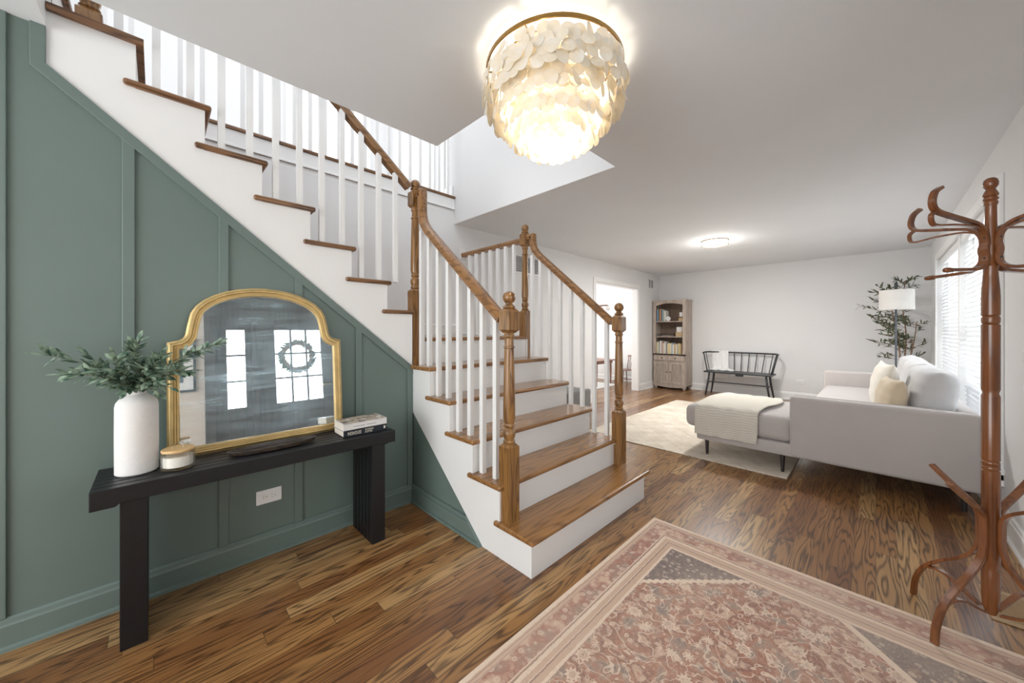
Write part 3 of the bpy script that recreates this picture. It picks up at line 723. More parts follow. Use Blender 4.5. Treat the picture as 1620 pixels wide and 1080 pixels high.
# ------------------------------------------------------------------ mirror
tilt = radians(-4.9)
mt = thing('mirror', 'arched gold framed mirror leaning on the green wall above the black bench', 'mirror', (.415, 2.262, BZ)); mt.rotation_euler = (tilt, 0, 0)
hw = .380; arc = []
out = [(-hw, 0), (-hw, .535)]
out += [(-hw+.03, .542), (-hw+.052, .556), (-hw+.066, .58), (-hw+.07, .606), (-hw+.074, .63)]
for i in range(1, 16):
    a = pi-pi*i/16; out.append((.300*cos(a)*1.0, .655+.158*sin(a)))
out += [(-x, z) for x, z in reversed(out[:7])]
IN = .020
path = [(x*(1-IN/hw), 0, max(z-IN*.0, 0) + (IN if z < .01 else -IN*.9 if z > .5 else 0)) for x, z in out]
prof = [(-.006, -.022), (.012, -.022), (.020, -.019), (.020, -.012), (.015, -.009), (.015, -.003), (.023, .001), (.023, .008), (.016, .012), (.010, .016), (.008, .022), (-.006, .022)]
b = nb(); P2 = [(x, 0, z) for x, y, z in path]
sweep(b, P2, (0, -1, 0), prof, True)
obj('frame', b, M_gold, mt, local=True, auto=True)
b = nb(); f = [b.verts.new((x*.985, -.004, z)) for x, y, z in path]; g = [b.verts.new((x*.985, .004, z)) for x, y, z in path]
b.faces.new(f); b.faces.new(g[::-1])
for i in range(len(f)): j = (i+1) % len(f); b.faces.new((f[i], f[j], g[j], g[i]))
obj('mirror_glass', b, M_mirror, mt, local=True)

# ------------------------------------------------------------------ vase with olive branches
VX, VY = -.058, 2.168
v = nb(); lathe(v, [(.0, BZ+.001), (.060, BZ+.001), (.065, BZ+.006), (.0655, BZ+.15), (.065, BZ+.275), (.062, BZ+.292), (.053, BZ+.306), (.038, BZ+.318), (.029, BZ+.325), (.0275, BZ+.335), (.029, BZ+.352), (.024, BZ+.352), (.023, BZ+.33), (.033, BZ+.31), (.057, BZ+.28), (.058, BZ+.02), (0, BZ+.02)], VX, VY, 40)
o = obj('vase', v, M_vase, auto=True); recentre(o); tag(o, 'tall white ceramic bottle vase on the left end of the black bench', 'vase')
def leaf(b, p, d, up, L, w):
    s = d.cross(up).normalized(); n = s.cross(d).normalized()
    rows = [(0, .1), (.25, .8), (.55, 1), (.82, .6), (1, .05)]; prev = None
    for t_, ww in rows:
        c_ = p+d*L*t_+n*(-.12*L*t_*t_); cur = (b.verts.new(c_-s*w*ww), b.verts.new(c_+n*w*.15), b.verts.new(c_+s*w*ww))
        if prev: b.faces.new((prev[0], prev[1], cur[1], cur[0])); b.faces.new((prev[1], prev[2], cur[2], cur[1]))
        prev = cur
def branch(base, tips, label, rr, leafL=.05, leafw=.0085, sub=3, group=None):
    t = thing('olive_branch', label, 'olive branch', base, group=group)
    bs, bl = nb(), nb()
    pts = smooth_path(tips, 7)
    tube(bs, pts, [.0022*(1-.6*i/len(pts)) for i in range(len(pts))], 5)
    L = len(pts)
    def clothe(pts, n0, step, ll):
        for i in range(n0, len(pts)-1, step):
            d = (pts[i+1]-pts[i-1]).normalized()
            for sg in (-1, 1):
                rnd = Vector((rr.uniform(-1, 1), rr.uniform(-1, .6), rr.uniform(-1, 1))); sd_ = (rnd-d*rnd.dot(d)).normalized()
                ld = (d*rr.uniform(.4, 1.1)+sd_*rr.uniform(.6, 1)).normalized()
                leaf(bl, pts[i], ld, Vector((rr.uniform(-.5, .5), -.5, 1)).normalized(), ll*rr.uniform(.6, 1.1), leafw*rr.uniform(.75, 1.15))
        leaf(bl, pts[-1], (pts[-1]-pts[-2]).normalized(), Vector((0, -.3, 1)), ll, leafw)
    clothe(pts, 6, 1, leafL)
    for q in range(sub):
        i = int(L*(.35+.45*q/max(1, sub))); d = (pts[i+1]-pts[i]).normalized()
        dv = (d+Vector((rr.uniform(-.6, .6), rr.uniform(-.7, .2), rr.uniform(-.6, .7)))).normalized()
        sp = [pts[i]+dv*.016*k+Vector((0, 0, -.0006*k*k)) for k in range(6)]; tube(bs, sp, .0011, 4); clothe(sp, 1, 1, leafL*.85)
    obj('stem', bs, M_stem, t, smooth=True); obj('leaves', bl, M_leaf, t, smooth=True)
rr = random.Random(11); Z0 = BZ+.34; nk = Vector((VX, VY, Z0))
def vp(x, y, z): return Vector((VX+x, VY+y, z))
st_ = [vp(0, 0, BZ+.25), vp(0, 0, Z0+.01)]
branch(tuple(nk), st_+[vp(-.05, -.02, Z0+.06), vp(-.14, -.02, Z0+.12), vp(-.23, 0, Z0+.155)], 'long olive branch reaching furthest left from the white vase', rr, .058, .0092, 3)
branch(tuple(nk), st_+[vp(-.04, -.04, Z0+.035), vp(-.11, -.05, Z0+.075), vp(-.18, -.03, Z0+.085)], 'low olive branch leaning left over the rim of the white vase', rr, .058, .0092, 3)
branch(tuple(nk), st_+[vp(.0, .01, Z0+.08), vp(-.012, .02, Z0+.15), vp(.0, .03, Z0+.205)], 'upright olive branch at the top of the white vase', rr, .05, .0088, 4)
branch(tuple(nk), st_+[vp(.04, -.02, Z0+.05), vp(.10, -.03, Z0+.11), vp(.20, -.02, Z0+.165), vp(.27, 0, Z0+.185)], 'long olive branch reaching right across the gold mirror frame', rr, .05, .008, 3)
branch(tuple(nk), st_+[vp(.04, -.04, Z0+.03), vp(.10, -.06, Z0+.07), vp(.155, -.06, Z0+.075)], 'short olive branch drooping right in front of the gold mirror frame', rr, .05, .0095, 3)
branch(tuple(nk), st_+[vp(.02, -.04, Z0+.04), vp(.04, -.08, Z0+.08), vp(.05, -.10, Z0+.10)], 'olive branch leaning forward out of the white vase', rr, .05, .0095, 3)
branch(tuple(nk), st_+[vp(-.02, -.03, Z0+.04), vp(-.05, -.06, Z0+.09), vp(-.06, -.07, Z0+.14)], 'short bushy olive branch left of centre in the white vase', rr, .05, .0095, 3)
branch(tuple(nk), st_+[vp(.02, 0, Z0+.05), vp(.05, .0, Z0+.10), vp(.07, .01, Z0+.14)], 'short olive branch right of centre in the white vase', rr, .05, .0095, 3)

# ------------------------------------------------------------------ candle jar
JX, JY = .066, 2.105
t = thing('candle_jar', 'ribbed glass candle jar with a bamboo lid between the vase and the tray', 'candle', (JX, JY, BZ))
b = nb(); N = 72; rings = []
for r, z in ((.048, .001), (.054, .006), (.055, .075), (.052, .075), (.051, .012), (.0, .012)):
    if r == 0: rings.append([b.verts.new((JX, JY, BZ+z))]*N); continue
    rings.append([b.verts.new((JX+(r+(.0012*(i % 2) if r > .053 else 0))*cos(2*pi*i/N), JY+(r+(.0012*(i % 2) if r > .053 else 0))*sin(2*pi*i/N), BZ+z)) for i in range(N)])
for A, B in zip(rings, rings[1:]):
    for i in range(N):
        j = (i+1) % N
        b.faces.new((A[i], A[j], B[j], B[i]) if B[i] is not B[j] else (A[i], A[j], B[0]))
b.faces.new(rings[0][::-1]); obj('jar', b, M_jar, t, auto=True)
b = nb(); lathe(b, [(.0, BZ+.014), (.048, BZ+.014), (.048, BZ+.055), (0, BZ+.055)], JX, JY, 32); obj('wax', b, M_wax, t, auto=True)
b = nb(); lathe(b, [(.0, BZ+.0755), (.0535, BZ+.0755), (.0545, BZ+.078), (.0545, BZ+.084), (.053, BZ+.086), (0, BZ+.086)], JX, JY, 40); ld = obj('lid', b, M_bambo, t, auto=True)
b = nb(); tube(b, [(JX-.016+.032*0, JY, BZ+.088)]+[(JX-.016*cos(a*pi/8), JY, BZ+.094+.016*sin(a*pi/8)) for a in range(9)]+[(JX+.016, JY, BZ+.088)], .0028, 8); obj('handle', b, M_jar, ld, smooth=True)

# ------------------------------------------------------------------ tray
TX, TY = .42, 2.115
b = nb(); lathe(b, [(0, BZ+.001), (.8, BZ+.001), (.93, BZ+.006), (1.0, BZ+.020), (1.0, BZ+.024), (.965, BZ+.024), (.90, BZ+.011), (.80, BZ+.007), (0, BZ+.007)], 0, 0, 56, sx=.19, sy=.056)
bmesh.ops.translate(b, verts=b.verts[:], vec=(TX, TY, 0)); o = obj('tray', b, wood('dark_tray', sr(18, 16, 15), sr(52, 44, 38), sr(74, 62, 52), 'X', 2, .4, 30, .1, .8), auto=True); recentre(o)
tag(o, 'long dark oval dish lying on the bench before the mirror', 'tray')

# ------------------------------------------------------------------ books on the bench
def text_mesh(txt, size, m, parent, loc, rot, ext=.0004, name='lettering', space=1.0, sx=1.0):
    cu = bpy.data.curves.new('t', 'FONT'); cu.body = txt; cu.size = size; cu.extrude = ext; cu.space_character = space
    o = bpy.data.objects.new('t', cu); C.objects.link(o); bpy.context.view_layer.update()
    me = bpy.data.meshes.new_from_object(o.evaluated_get(bpy.context.evaluated_depsgraph_get())); bpy.data.objects.remove(o)
    me.transform(Matrix.Diagonal((sx, 1, 1, 1))); me.materials.clear(); me.materials.append(m)
    x = bpy.data.objects.new(name, me); C.objects.link(x); x.parent = parent; x.location = loc; x.rotation_euler = rot; return x
def flatbook(label, x0, x1, y0, y1, z0, z1, cover, rz=0, group=None):
    t = thing('book', label, 'book', ((x0+x1)/2, (y0+y1)/2, z0), group=group); t.rotation_euler = (0, 0, rz)
    hx, hy, h = (x1-x0)/2, (y1-y0)/2, z1-z0; c_ = .0025
    b = nb(); bx(b, -hx, hx, -hy, hy, 0, c_); bx(b, -hx, hx, -hy, hy, h-c_, h); bx(b, -hx, hx, -hy, -hy+c_, 0, h)
    cv = obj('cover', b, cover, t, local=True, bevel=.0008)
    b = nb(); bx(b, -hx+.004, hx-.004, -hy+c_, hy-.004, c_, h-c_); obj('pages', b, plain('paper', sr(226, 218, 204), .9, .08, 200, stretch=(1, 1, 30)), t, local=True)
    return t, hx, hy, h
M_navy = plain('navy_cover', sr(36, 40, 50), .45, .1); M_whcov = plain('white_cover', sr(226, 224, 222), .35, .03)
t, hx, hy, h = flatbook('dark navy hardback lying under the white book on the bench', .727, .972, 2.046, 2.20, BZ+.001, BZ+.037, M_navy)
M_let = plain('cream_letters', sr(226, 220, 200), .6)
text_mesh('INDIHOUSE', .026, M_let, t, (-hx+.022, -hy-.0002, .0085), (pi/2, 0, 0), sx=.55)
text_mesh('ROMEA', .015, M_let, t, (-hx+.118, -hy-.0002, .0195), (pi/2, 0, 0), sx=1.0)
text_mesh('AUSTRIA', .015, M_let, t, (-hx+.118, -hy-.0002, .0065), (pi/2, 0, 0), sx=.72)
b = nb(); bx(b, .755+.2, .755+.21, 2.0455, 2.046, BZ+.012, BZ+.028); obj('publisher_mark', b, M_let, t)
t, hx, hy, h = flatbook('white paperback lying on top of the dark navy book', .725, .972, 2.042, 2.195, BZ+.038, BZ+.074, M_whcov)
b = nb(); bx(b, -hx+.008, hx-.006, -hy+.008, hy-.004, h, h+.0005)
tt = NT('cover_photo'); n_ = tt.noise(tt.mapping((14, 22, 1)), 1, 1.5); tt.l(tt.ramp(n_, [(.3, sr(120, 116, 116)), (.42, sr(196, 182, 164)), (.55, sr(178, 158, 140)), (.62, sr(232, 230, 226)), (.75, sr(126, 128, 138))], 'CONSTANT'), tt.b.inputs['Base Color']); tt.b.inputs['Roughness'].default_value = .25
obj('cover_photo', b, tt.m, t, local=True)
b = nb(); bx(b, -.07, -.005, -hy-.0003, -hy, .014, .019); bx(b, .005, .06, -hy-.0003, -hy, .014, .019); obj('spine_lettering', b, plain('grey_letters', sr(176, 174, 174), .6), t, local=True)

# ------------------------------------------------------------------ outlets, vents, registers
def outlet(label, cx, cz, plane, ax, w=.118, h=.074):
    """horizontal duplex outlet on plane; ax 'Y' plane facing -Y, 'X' plane facing -X"""
    P = (cx, plane, cz) if ax == 'Y' else (plane, cx, cz)
    t = thing('outlet', label, 'outlet', P); t.rotation_euler = (0, 0, 0 if ax == 'Y' else -pi/2)
    b = nb(); rbox(b, -w/2, w/2, -.006, 0, -h/2, h/2, .002, 2); obj('cover_plate', b, M_trim, t, local=True)
    b = nb()
    for s in (-.02, .02): rbox(b, s-.016, s+.016, -.0075, -.005, -.014, .014, .001, 1)
    bx(b, -.048, -.044, -.0068, -.006, -.001, .001); bx(b, .044, .048, -.0068, -.006, -.001, .001)
    obj('receptacle', b, M_trim, t, local=True)
    b = nb()
    for s in (-.02, .02):
        bx(b, s-.010, s-.003, -.0082, -.0074, .005, .0065); bx(b, s-.010, s-.003, -.0082, -.0074, -.0065, -.005); bx(b, s+.005, s+.009, -.0082, -.0074, -.002, .002)
    obj('slot', b, M_blk, t, local=True)
outlet('white outlet on the green wall below the black bench', .44, .314, YG, 'Y')
outlet('white outlet on the far wall beside the sofa', .93, .33, XB, 'X')
def vent(label, x0, x1, z0, z1, plane, slats=10):
    t = thing('wall_vent', label, 'vent', ((x0+x1)/2, plane, z0))
    b = nb(); f = .018
    for a0, a1, c0, c1 in ((x0, x0+f, z0, z1), (x1-f, x1, z0, z1), (x0, x1, z0, z0+f), (x0, x1, z1-f, z1), ((x0+x1)/2-.006, (x0+x1)/2+.006, z0, z1)): bx(b, a0, a1, plane-.008, plane, c0, c1)
    obj('frame', b, M_trim, t, bevel=.002)
    b = nb()
    for i in range(slats):
        z = z0+f+(z1-z0-2*f)*(i+.5)/slats
        bx(b, x0+f, x1-f, -.008, .008, -.0008, .0008, Matrix.Translation((0, plane-.004, z)) @ Matrix.Rotation(radians(45), 4, 'X'))
    obj('louvres', b, M_trim, t)
    b = nb(); bx(b, x0+f, x1-f, plane-.0012, plane-.0002, z0+f, z1-f); obj('backing', b, plain('duct_grey', sr(120, 120, 122), .8), t)
vent('white wall vent high beside the dining room opening', 7.42, 7.68, 2.12, 2.33, YB, 9)
vent('white return air grille seen between the landing balusters', 3.36, 3.95, 2.0, 2.25, YB, 10)
t = thing('floor_register', 'tan slatted floor register by the foot of the coat rack', 'vent', (2.66, -.42, 0))
b = nb()
for x0, x1, y0, y1 in ((2.515, 2.545, -.49, -.345), (2.775, 2.805, -.49, -.345), (2.545, 2.775, -.49, -.47), (2.545, 2.775, -.365, -.345)): bx(b, x0, x1, y0, y1, .0005, .006)
obj('frame', b, M_tan, t, bevel=.002)
b = nb()
for i in range(26):
    x = 2.549+i*.0088; bx(b, x, x+.0045, -.47, -.365, .0008, .005)
obj('slats', b, M_tan, t)
b = nb(); bx(b, 2.545, 2.775, -.47, -.365, .0002, .0012); obj('opening', b, M_blk, t)

# ------------------------------------------------------------------ rugs
def rug(name, x0, x1, y0, y1, m, label, h=.007, z=0.0005):
    b = nb(); rbox(b, x0, x1, y0, y1, z, h, .0025, 2); o = obj(name, b, m); recentre(o); tag(o, label, 'rug'); return o
rug('area_rug', 2.303-2.434, 2.303, -.494, 1.014, M_rug, 'faded rust and cream Persian rug in the entry', .007)
rug('area_rug', 3.68, 6.49, .514, 2.46, M_prug, 'cream patterned rug under the chaise of the sofa', .009)
rug('area_rug', 5.9, 7.43, 4.1, 5.4, M_whitec, 'white rug in the dining room', .01)

# ------------------------------------------------------------------ chandelier
CX, CY, CZ = 1.288, 1.033, 2.392
t = thing('chandelier', 'round tiered chandelier of glowing capiz shell discs on the entry ceiling', 'chandelier', (CX, CY, 2.05))
b = nb(); lathe(b, [(.302, CZ-.006), (.308, CZ-.006), (.308, CZ+.010), (.302, CZ+.010)], CX, CY, 64, closed=True)
for r in (.25, .20, .15, .095): lathe(b, [(r-.003, CZ-.004), (r+.003, CZ-.004), (r+.003, CZ+.002), (r-.003, CZ+.002)], CX, CY, 40, closed=True)
for a in range(3): tube(b, [(CX+.3*cos(a*pi/3+.3), CY+.3*sin(a*pi/3+.3), CZ), (CX-.3*cos(a*pi/3+.3), CY-.3*sin(a*pi/3+.3), CZ)], .003, 6)
obj('ring_frame', b, M_brass, t, auto=True)
b = nb(); lathe(b, [(0, 2.4395), (.075, 2.4395), (.075, 2.425), (.06, 2.418), (.012, 2.415), (.012, 2.39), (0, 2.39)], CX, CY, 32); obj('canopy', b, M_brass, t, auto=True)
b = nb()
for a in range(3): ball(b, (CX+.09*cos(a*2.094), CY+.09*sin(a*2.094), 2.25), .022, 12, 8, 1.3)
obj('bulb', b, M_bulb, t, smooth=True)
shell_me = None; rr = random.Random(5)
b = nb(); N = 16; c0 = b.verts.new((0, 0, 0)); cr = b.verts.new((0, .0011, 0))
F = [b.verts.new((.0285*cos(2*pi*i/N)*(1+.04*sin(3*i)), .0016*cos(4*pi*i/N), .0285*sin(2*pi*i/N)*(1+.04*cos(2*i)))) for i in range(N)]
G = [b.verts.new(f.co+Vector((0, .0009, 0))) for f in F]
for i in range(N):
    j = (i+1) % N; b.faces.new((c0, F[i], F[j])); b.faces.new((cr, G[j], G[i])); b.faces.new((F[i], G[i], G[j], F[j]))
shell_me = sd('shell', b, M_capiz)
tiers = [(.304, 2.352, 4, .040), (.262, 2.270, 3, .040), (.222, 2.205, 3, .038), (.175, 2.165, 3, .036), (.125, 2.130, 3, .034), (.07, 2.10, 2, .034), (.02, 2.088, 1, .03)]
allm = []
for ti, (R, zt, rows, dz) in enumerate(tiers):
    n = max(3, int(2*pi*R/.046))
    for i in range(n):
        for q in range(rows+(2 if ti in (1, 2) else 0)):
            a = 2*pi*(i+.5*(q % 2))/n+rr.uniform(-.03, .03); z = zt+(2*dz if ti in (1, 2) else 0)-q*dz*1.0+rr.uniform(-.006, .006); rad = R+rr.uniform(-.008, .008)+(.012*sin(q*.9) if ti == 0 else 0)
            p = Vector((rad*cos(a), rad*sin(a), z-2.05))
            Mx = Matrix.Translation(p) @ Matrix.Rotation(a-pi/2+rr.gauss(0, .27), 4, 'Z') @ Matrix.Rotation(rr.gauss(0.08, .13), 4, 'X') @ Matrix.Rotation(rr.uniform(0, 6), 4, 'Y')
            view = (Vector((0, 0, H))-Vector((CX, CY, 2.05))-p).length
            facing = -(Vector((cos(a), sin(a), 0)).dot(Vector((CX, CY, 0)).normalized()))
            allm.append((view-facing*.25-(.2 if ti == 0 else 0), Mx))
allm.sort(key=lambda q: q[0])
for d_, Mx in allm[:100]:
    o = bpy.data.objects.new('shell', shell_me); C.objects.link(o); o.parent = t; o.matrix_local = Mx
b = nb()
for d_, Mx in allm[100:]:
    b2 = bmesh.new(); b2.from_mesh(shell_me); bmesh.ops.transform(b2, matrix=Mx, verts=b2.verts[:]); join(b, b2)
o = obj('shells', b, M_capiz, t, local=True); o['kind'] = 'stuff'
def point(name, loc, e, col, r=.03):
    l = bpy.data.lights.new(name, 'POINT'); l.energy = e; l.color = col; l.shadow_soft_size = r
    o = bpy.data.objects.new(name, l); C.objects.link(o); o.location = loc; return o
point('chandelier_light', (CX, CY, 2.19), 4.8, (1, .94, .85), .05)
point('chandelier_light', (CX, CY, 2.31), 1.6, (1, .94, .85), .05)

# ------------------------------------------------------------------ flush ceiling lamp
LX, LY = 5.397, 1.539
t = thing('ceiling_lamp', 'round white flush lamp on the living room ceiling', 'ceiling lamp', (LX, LY, 2.37))
b = nb(); lathe(b, [(.150, 2.4395), (.162, 2.4395), (.162, 2.43), (.150, 2.43)], LX, LY, 48, closed=True); lathe(b, [(.152, 2.388), (.161, 2.388), (.161, 2.380), (.152, 2.380)], LX, LY, 48, closed=True); obj('trim_ring', b, M_brass, t, auto=True)
b = nb(); lathe(b, [(0, 2.372), (.10, 2.375), (.150, 2.386), (.154, 2.40), (.154, 2.439), (0, 2.439)], LX, LY, 48); obj('diffuser', b, emit('lamp_diffuser', (1, .97, .9), 4), t, auto=True)
point('ceiling_lamp_light', (LX, LY, 2.30), 7, (1, .96, .9), .12)
l_ = area('ceiling_lamp_light', (LX, LY, 2.366), (0, 0, 0), .3, .3, 32, (1, .985, .96)); l_.data.shape = 'DISK'

# ------------------------------------------------------------------ sofa
t = thing('sofa', 'light grey sectional sofa with a chaise under the living room window', 'sofa', (5.3, .2, 0))
SX0, SX1 = 3.795, 6.75
def sbox(name, x0, x1, y0, y1, z0, z1, r, m=M_sofa, seg=4, par=None, label=None):
    b = nb(); rbox(b, x0, x1, y0, y1, z0, z1, r, seg); o = obj(name, b, m, par or t, auto=True)
    if label: o['label'] = label
    return o
# base
b = nb(); rbox(b, SX0+.006, SX1-.01, -.47, .50, .16, .27, .012, 2); rbox(b, SX0+.006, SX0+.93, .47, 1.25, .155, .26, .015, 2); obj('base', b, M_sofa, t, auto=True)
sbox('armrest', SX0, SX0+.115, -.49, .515, .155, .668, .028)
b = nb(); sweep(b, [(SX0+.118, -.30, .663), (SX0+.118, .49, .663), (SX0+.118, .512, .64), (SX0+.118, .512, .30)], (1, 0, 0), [(.006*cos(a*pi/4), .006*sin(a*pi/4)) for a in range(8)]); obj('piping', b, M_sofa, t, smooth=True)
sbox('armrest', SX1-.13, SX1, -.49, .515, .155, .668, .028)
sbox('backrest', SX0+.10, SX1-.10, -.49, -.40, .20, .668, .03)
# seats
def seatc(x0, x1, y0, y1, z0, z1, r=.055, bulge=.018):
    b = nb(); rbox(b, x0, x1, y0, y1, z0, z1, r, 5)
    bmesh.ops.subdivide_edges(b, edges=[e for e in b.edges if e.calc_length() > .2], cuts=7, use_grid_fill=True)
    for v in b.verts:
        if v.co.z > z1-r:
            u = (v.co.x-x0)/(x1-x0)*2-1; w = (v.co.y-y0)/(y1-y0)*2-1; v.co.z += bulge*max(0, 1-u*u)*max(0, 1-w*w)
    obj('seat_cushion', b, M_sofa, t, auto=True)
seatc(SX0+.02, SX0+.95, .50, 1.365, .262, .475)
seatc(SX0+.12, SX0+1.02, -.40, .50, .262, .475)
seatc(SX0+1.03, SX1-.14, -.40, .50, .262, .475)
for (x, y) in ((3.86, 1.17), (3.83, .565), (4.62, 1.17), (6.60, .40), (6.60, -.40), (3.88, -.42)):
    b = nb(); zf = .0095 if y > .52 else .0005; lathe(b, [(.0, zf), (.012, zf), (.020, .158), (0, .158)], x, y, 16); obj('leg', b, M_darkleg, t, auto=True)

def pillow(name, label, cat, c, w, h, th, rot, m, group=None, seed=1, pinch=.10, pw=4):
    """soft square cushion: w x h face, thickness th; local x=w, z=h, y=thickness; rot = euler"""
    t = bpy.data.objects.new
    b = nb(); n = 18; rr = random.Random(seed); G = {}
    for s in (-1, 1):
        for i in range(n+1):
            for j in range(n+1):
                u = i/n*2-1; v = j/n*2-1
                if s == 1 and (i in (0, n) or j in (0, n)): G[s, i, j] = G[-1, i, j]; continue
                k = (1-abs(u)**pw)**.5*(1-abs(v)**pw)**.5
                q = 1-pinch*(1-(u*v)**2)*.5*(abs(u)**3+abs(v)**3)
                wr = .006*sin(7*u+3*v+seed)*(1-k*.5)+.004*sin(13*v-5*u*v)
                G[s, i, j] = b.verts.new((u*w/2*q, s*(th/2)*k+wr*.6, v*h/2*q+h/2+wr))
    for s in (-1, 1):
        for i in range(n):
            for j in range(n):
                f = [G[s, i, j], G[s, i+1, j], G[s, i+1, j+1], G[s, i, j+1]]
                b.faces.new(f if s == -1 else f[::-1])
    o = obj(name, b, m, smooth=True, subsurf=1); o.location = c; o.rotation_euler = rot; tag(o, label, cat, group); return o
pillow('back_cushion', 'large grey back cushion at the near end of the sofa', 'cushion', (4.33, -.268, .497), .78, .445, .23, (radians(7), 0, radians(2)), M_cushg, seed=2, pw=6, pinch=.04)
pillow('back_cushion', 'large grey back cushion in the middle of the sofa', 'cushion', (5.25, -.262, .498), .86, .44, .22, (radians(6), 0, 0), M_cushg, seed=5, pw=6, pinch=.04)
pillow('back_cushion', 'large grey back cushion by the far sofa arm', 'cushion', (6.13, -.262, .498), .86, .44, .22, (radians(6), 0, 0), M_cushg, seed=9, pw=6, pinch=.04)
pillow('throw_pillow', 'sand and cream throw pillow standing before the near grey cushion', 'cushion', (4.125, -.058, .497), .40, .37, .14, (radians(7), 0, radians(14)), M_beigec, seed=3, pinch=.32, pw=2.6)
pillow('throw_pillow', 'larger cream throw pillow standing behind the sand pillow', 'cushion', (4.62, -.02, .497), .56, .46, .15, (radians(7), 0, radians(8)), M_cream, seed=4, pinch=.28, pw=2.6)

# draped throw on the chaise
def drape(name, label, path, wid, m, uvs=1.0, th=.009, wave=.006):
    """path: list of points along the drape for both edges: (pA, pB)"""
    b = nb(); uvl = b.loops.layers.uv.new('UVMap'); nv = 40
    A = smooth_path([p for p, q in path], 8); B = smooth_path([q for p, q in path], 8); n = len(A); G = []
    L = [0]
    for i in range(1, n): L.append(L[-1]+(A[i]-A[i-1]).length)
    for i in range(n):
        G.append([b.verts.new(A[i].lerp(B[i], j/nv)+Vector((wave*sin(j*.9)*(1 if i < n*.3 else .2), 0, wave*.6*sin(j*.5+i*.3)))) for j in range(nv+1)])
    W_ = (A[0]-B[0]).length
    for i in range(n-1):
        for j in range(nv):
            f = b.faces.new((G[i][j], G[i][j+1], G[i+1][j+1], G[i+1][j]))
            for lp, (ii, jj) in zip(f.loops, ((i, j), (i, j+1), (i+1, j+1), (i+1, j))): lp[uvl].uv = (jj/nv*W_*uvs, L[ii]*uvs)
    o = obj(name, b, m, smooth=True); md = o.modifiers.new('s', 'SOLIDIFY'); md.thickness = th; md.offset = 1
    tag(o, label, 'throw blanket'); return o
xf = SX0+.02
pa = [((xf-.030, 1.262, .21), (xf-.030, .745, .212)), ((xf-.026, 1.262, .30), (xf-.028, .735, .30)), ((xf-.022, 1.262, .40), (xf-.026, .735, .40)), ((xf-.008, 1.262, .465), (xf-.010, .735, .470)), ((xf+.04, 1.262, .494), (xf+.04, .73, .499)),
      ((xf+.25, 1.262, .505), (xf+.20, .71, .510)), ((xf+.5, 1.255, .507), (xf+.42, .66, .509)), ((xf+.75, 1.24, .504), (xf+.70, .66, .504)), ((xf+.93, 1.22, .488), (xf+.92, .72, .488)), ((xf+.962, 1.22, .44), (xf+.962, .72, .44)), ((xf+.965, 1.22, .32), (xf+.965, .72, .32))]
o = drape('throw_blanket', 'cream knitted throw draped over the chaise of the sofa', pa, .5, M_knit)

# ------------------------------------------------------------------ floor lamp and olive tree behind the sofa
FX, FY = 7.12, -.19
t = thing('floor_lamp', 'dark pole floor lamp with a white drum shade behind the sofa', 'floor lamp', (FX, FY, 0))
b = nb(); lathe(b, [(0, .0005), (.14, .0005), (.14, .02), (.02, .028), (0, .028)], FX, FY, 32); obj('base', b, M_dark, t, auto=True)
b = nb(); bx(b, FX-.014, FX+.014, FY-.010, FY+.010, .028, 1.82); obj('pole', b, plain('blue_grey_metal', sr(74, 82, 90), .35, .08), t, bevel=.003)
b = nb(); bx(b, FX-.022, FX+.022, FY-.016, FY+.016, 1.78, 1.87); obj('pole_cap', b, M_dark, t, bevel=.003)
SHX, SHY = FX-.17, FY-.0
b = nb(); lathe(b, [(.163, 1.495), (.166, 1.495), (.164, 1.755), (.161, 1.755)], SHX, SHY, 48, closed=True); obj('lamp_shade', b, M_shade, t, auto=True)
b = nb(); tube(b, [(FX, FY, 1.80), (SHX, SHY, 1.80), (SHX, SHY, 1.62)], .006, 8)
for a in range(3): tube(b, [(SHX, SHY, 1.74), (SHX+.162*cos(a*2.1), SHY+.162*sin(a*2.1), 1.745)], .002, 5)
obj('arm', b, M_dark, t, smooth=True)
b = nb(); ball(b, (SHX, SHY, 1.60), .03, 12, 8); obj('bulb', b, M_wax, t, smooth=True)
PX, PY = 7.55, -.27
t = thing('olive_tree', 'tall potted olive tree in the corner behind the floor lamp', 'plant', (PX, PY, 0))
b = nb(); lathe(b, [(0, .0005), (.12, .0005), (.16, .30), (.165, .32), (.15, .32), (.14, .28), (0, .28)], PX, PY, 32); obj('pot', b, M_vase, t, auto=True)
bs, bl = nb(), nb(); rr = random.Random(21)
trunks = [[(0, 0, .28), (-.02, .02, .7), (-.06, .05, 1.1), (-.03, .1, 1.45), (-.08, .16, 1.8)], [(.02, 0, .28), (.03, -.01, .7), (.0, -.03, 1.15), (.04, .0, 1.55), (.0, -.02, 1.92)], [(0, .02, .3), (-.05, -.05, .75), (-.03, -.10, 1.05), (-.06, -.13, 1.35)]]
